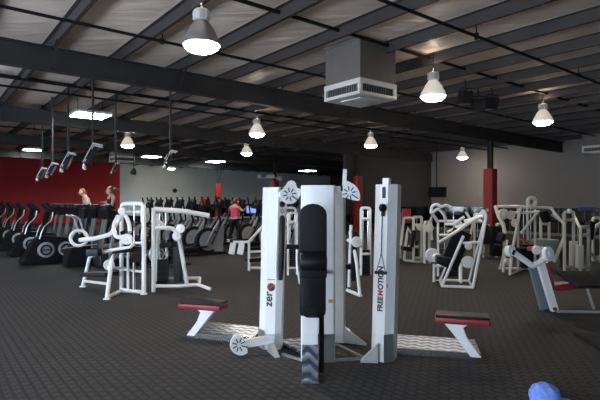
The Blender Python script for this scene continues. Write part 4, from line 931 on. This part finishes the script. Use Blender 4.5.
# ------------------------------------------------------------------ people
def skin_mesh(name, nodes, edges, root, m, parent, sub=2):
    me = bpy.data.meshes.new(name); me.from_pydata([n[0] for n in nodes], edges, []); me.materials.append(M[m])
    o = bpy.data.objects.new(name, me); COL.objects.link(o); o.parent = parent
    sk = o.modifiers.new('skin', 'SKIN'); sk.use_smooth_shade = True
    for i, n in enumerate(nodes):
        r = n[1] if isinstance(n[1], tuple) else (n[1], n[1]); me.skin_vertices[0].data[i].radius = r
    me.skin_vertices[0].data[root].use_root = True
    s = o.modifiers.new('sub', 'SUBSURF'); s.levels = sub; s.render_levels = sub
    return o
def apply_mods(o):
    bpy.context.view_layer.update()
    me = bpy.data.meshes.new_from_object(o.evaluated_get(bpy.context.evaluated_depsgraph_get())); o.modifiers.clear(); o.data = me
def person(label, loc, yaw, J, top, bottom, hair, hairstyle, headturn=0, sleeveless=True):
    t = thing('person', label, 'person', V((0, 0, 0)))
    nodes = []; idx = {}
    def N(k, p, r): idx[k] = len(nodes); nodes.append((V(p), r))
    N('pel', J['pel'], (.145, .11)); N('waist', J['waist'], (.115, .09)); N('chest', J['chest'], (.145, .10)); N('neckb', J['neckb'], (.07, .06)); N('neck', J['neck'], .05); N('head0', J['head'], .05)
    E = [('pel', 'waist'), ('waist', 'chest'), ('chest', 'neckb'), ('neckb', 'neck'), ('neck', 'head0')]
    for s in 'LR':
        N('sh'+s, J['sh'+s], .058); N('el'+s, J['el'+s], .037); N('wr'+s, J['wr'+s], .026)
        hd = (J['wr'+s]-J['el'+s]).normalized(); N('pa'+s, J['wr'+s]+hd*.07, (.038, .02))
        N('hip'+s, J['hip'+s], .088); N('kn'+s, J['kn'+s], .056); N('an'+s, J['an'+s], .036); N('to'+s, J['an'+s]+V((0, .15, -.045)), (.04, .025))
        E += [('neckb', 'sh'+s), ('sh'+s, 'el'+s), ('el'+s, 'wr'+s), ('wr'+s, 'pa'+s), ('pel', 'hip'+s), ('hip'+s, 'kn'+s), ('kn'+s, 'an'+s), ('an'+s, 'to'+s)]
    o = skin_mesh('body', nodes, [(idx[a], idx[b]) for a, b in E], 0, 'skin', t)
    apply_mods(o)
    # head, nose, ears, fingers joined into the body mesh
    bm = bmesh.new(); bm.from_mesh(o.data)
    R = Matrix.Rotation(headturn, 4, 'Z'); hc = J['head']
    r = bmesh.ops.create_uvsphere(bm, u_segments=20, v_segments=14, radius=1, matrix=Matrix.Translation(hc) @ R @ Matrix.Diagonal((.076, .095, .115, 1)))
    for v_ in r['verts']:
        l = R.inverted() @ (v_.co-hc)
        if l.z < -.02: l.x *= 1-.25*min(1, (-.02-l.z)/.09); l.y += .012
        if l.y > .05: l.y -= .006
        if l.y > .06 and abs(l.z) < .02 and .02 < abs(l.x) < .05: l.y -= .008
        v_.co = hc+R @ l
    mb = MB(); mb.bm.free(); mb.bm = bm
    h = lambda x, y, z: hc+R @ V((x, y, z))
    mb.tube([h(0, .088, .02), h(0, .105, -.012), h(0, .115, -.028), h(0, .085, -.036)], [.008, .012, .014, .008], 8)
    for e in (-1, 1): mb.tube([h(e*.074, .005, .02), h(e*.085, -.006, .0), h(e*.076, .0, -.03)], [.01, .016, .008], 8)
    mb.tube([h(-.024, .094, -.062), h(0, .102, -.06), h(.024, .094, -.062)], [.004, .008, .004], 6)
    for s in 'LR':
        hd = (J['wr'+s]-J['el'+s]).normalized(); a = hd.cross(V((0, 0, 1))); a = a.normalized() if a.length > .1 else V((1, 0, 0)); dn = hd.cross(a).normalized()
        if dn.z > 0: dn = -dn
        for k, ln in enumerate((.065, .075, .07, .055)):
            b0 = J['wr'+s]+hd*.075+a*(-.027+k*.018); p1 = b0+hd*ln*.45+dn*.008; p2 = p1+hd*ln*.2+dn*ln*.35; p3 = p2-hd*ln*.12+dn*ln*.3
            mb.tube([b0, p1, p2, p3], [.009, .0085, .008, .006], 6)
        b0 = J['wr'+s]+hd*.03+a*.025; mb.tube([b0, b0+hd*.03+a*.022+dn*.01, b0+hd*.055+a*.022+dn*.03], [.011, .010, .007], 6)
    bmesh.ops.recalc_face_normals(bm, faces=bm.faces); bm.to_mesh(o.data); bm.free()
    o.data.polygons.foreach_set('use_smooth', [True]*len(o.data.polygons))
    for e in (-1, 1):
        mb = MB(); mb.lathe(h(e*.031, .083, .012), [(.002, -.004), (.011, 0), (.008, .006), (.002, .008)], axis=(R @ V((0, 1, 0))).to_3d(), seg=10); mb.build('eye', 'ink', o)
    # clothes
    tp = skin_mesh('top', [(J['pel']+V((0, 0, .04)), (.158, .122)), (J['waist'], (.132, .106)), (J['chest'], (.160, .118)), (J['neckb']-V((0, 0, .035)), (.085, .07)), (J['shL']*.75+J['neckb']*.25, .055), (J['shR']*.75+J['neckb']*.25, .055)], [(0, 1), (1, 2), (2, 3), (3, 4), (3, 5)], 0, top, t); apply_mods(tp)
    bt = skin_mesh('leggings', [(J['pel']+V((0, 0, .02)), (.154, .118))]+[(J[k+s], r_) for s in 'LR' for k, r_ in (('hip', .098), ('kn', .064), ('an', .045))], [(0, 1), (1, 2), (2, 3), (0, 4), (4, 5), (5, 6)], 0, bottom, t); apply_mods(bt)
    for s in 'LR':
        mb = MB(); a = J['an'+s]; mb.box(a+V((0, .06, -.055)), (.095, .27, .07), bev=.03); mb.box(a+V((0, -.02, -.01)), (.085, .1, .09), bev=.03); mb.build('shoe', 'wcloth', t)
    mb = MB(); r = bmesh.ops.create_uvsphere(mb.bm, u_segments=20, v_segments=14, radius=1)
    for v_ in r['verts']:
        l = v_.co.copy(); l = V((l.x*.088, l.y*.108, l.z*.127))
        if l.y > .03 and l.z < .065: l.y = .03+(l.y-.03)*.1; 
        if l.z < -.03: l.z = -.03+(l.z+.03)*(.55)
        l.y -= .012; l.z += .008; v_.co = h(*l)
    if hairstyle == 'bun': mb.lathe(h(0, -.14, .05), [(.01, -.05), (.04, -.03), (.052, 0), (.04, .03), (.01, .05)], axis=V((0, 0, 1)), seg=14); mb.tube([h(0, -.15, .05), h(.01, -.22, .03), h(.0, -.25, -.03)], [.03, .03, .008], 8)
    elif hairstyle == 'tail': mb.tube([h(0, -.09, .04), h(0, -.15, .0), h(0, -.15, -.10), h(0, -.13, -.18)], [.03, .036, .03, .008], 8)
    mb.build('hair', hair, o)
    t.location = loc; t.rotation_euler = (0, 0, yaw)
    return t
def pose(hz=.93, lean=0., arms='rail', stride=.12, H_=1.68):
    k = H_/1.68; J = {}
    J['pel'] = V((0, 0, hz)); J['waist'] = V((0, .02+lean*.2, hz+.17)); J['chest'] = V((0, .02+lean*.5, hz+.36)); J['neckb'] = V((0, .01+lean*.75, hz+.50)); J['neck'] = V((0, .02+lean*.85, hz+.56)); J['head'] = V((0, .05+lean*1.0, hz+.655))
    for s, e in (('L', -1), ('R', 1)):
        J['hip'+s] = V((e*.09, 0, hz-.06)); st = e*stride
        J['kn'+s] = V((e*.095, .06+st*.7, hz-.47)); J['an'+s] = V((e*.095, st-.04, .09+max(0, -st)*.4))
        J['sh'+s] = V((e*.17, lean*.72, hz+.46))
        if arms == 'rail': J['el'+s] = V((e*.25, .02+lean*.7, hz+.22)); J['wr'+s] = V((e*.27, .24+lean*.7, hz+.24))
        elif arms == 'swing': J['el'+s] = V((e*.24, -.08*e+lean*.6, hz+.2)); J['wr'+s] = V((e*.19, .12-.1*e+lean*.6, hz+.30))
        elif arms == 'high': J['el'+s] = V((e*.29, .08, hz+.30)); J['wr'+s] = V((e*.27, .26, hz+.44))
    return J
# woman in pink, back to the viewer, on the elliptical of row three
qp = P(234, 230, 18.2)
base = B(9.6, 13.3+2*1.15)
w_pink = person('person in a pink top and black leggings seen from behind on an elliptical trainer', B(9.6, 15.6, .16)-AX_V*.36, Y_PV+.25, pose(.9, .05, 'high', .10), 'pink', 'cloth', 'hairr', 'none')
w_pink.scale = (1.22, 1.15, .98); w_pink.location.x -= .12
w_a = person('person with hair bun and black tank top facing left on a treadmill', B(4.66, 13.32+2*1.02, .29), Y_MV, pose(.97, 0, 'swing', .12), 'cloth', 'cloth', 'hairb', 'bun')
w_b = person('person with ginger hair and white top leaning forward on a treadmill', B(4.85, 13.32+5*1.02, .29), Y_MV, pose(.97, .22, 'rail', .1), 'wcloth', 'cloth', 'hairg', 'tail', .4)

w_a.scale = w_b.scale = (1.12, 1.1, 1.07)
# ------------------------------------------------------------------ world, camera, view
wd = bpy.data.worlds.new('world'); S.world = wd; wd.use_nodes = True
bg = wd.node_tree.nodes['Background']; bg.inputs['Color'].default_value = (.74, .82, 1, 1); bg.inputs['Strength'].default_value = 8.5
cd = bpy.data.cameras.new('camera'); cam = bpy.data.objects.new('camera', cd); COL.objects.link(cam)
cd.sensor_width = 36; cd.lens = 36*F/600; cam.location = (0, 0, H); cam.rotation_euler = (math.pi/2, 0, 0); cd.clip_start = .05; cd.clip_end = 200
S.camera = cam
vs = S.view_settings; vs.view_transform = 'Standard'; vs.look = 'None'; vs.gamma = 1; vs.use_curve_mapping = False; vs.exposure = 1.3
S.cycles.max_bounces = 6; S.cycles.diffuse_bounces = 4; S.cycles.use_denoising = True
S.cycles.sample_clamp_indirect = 6
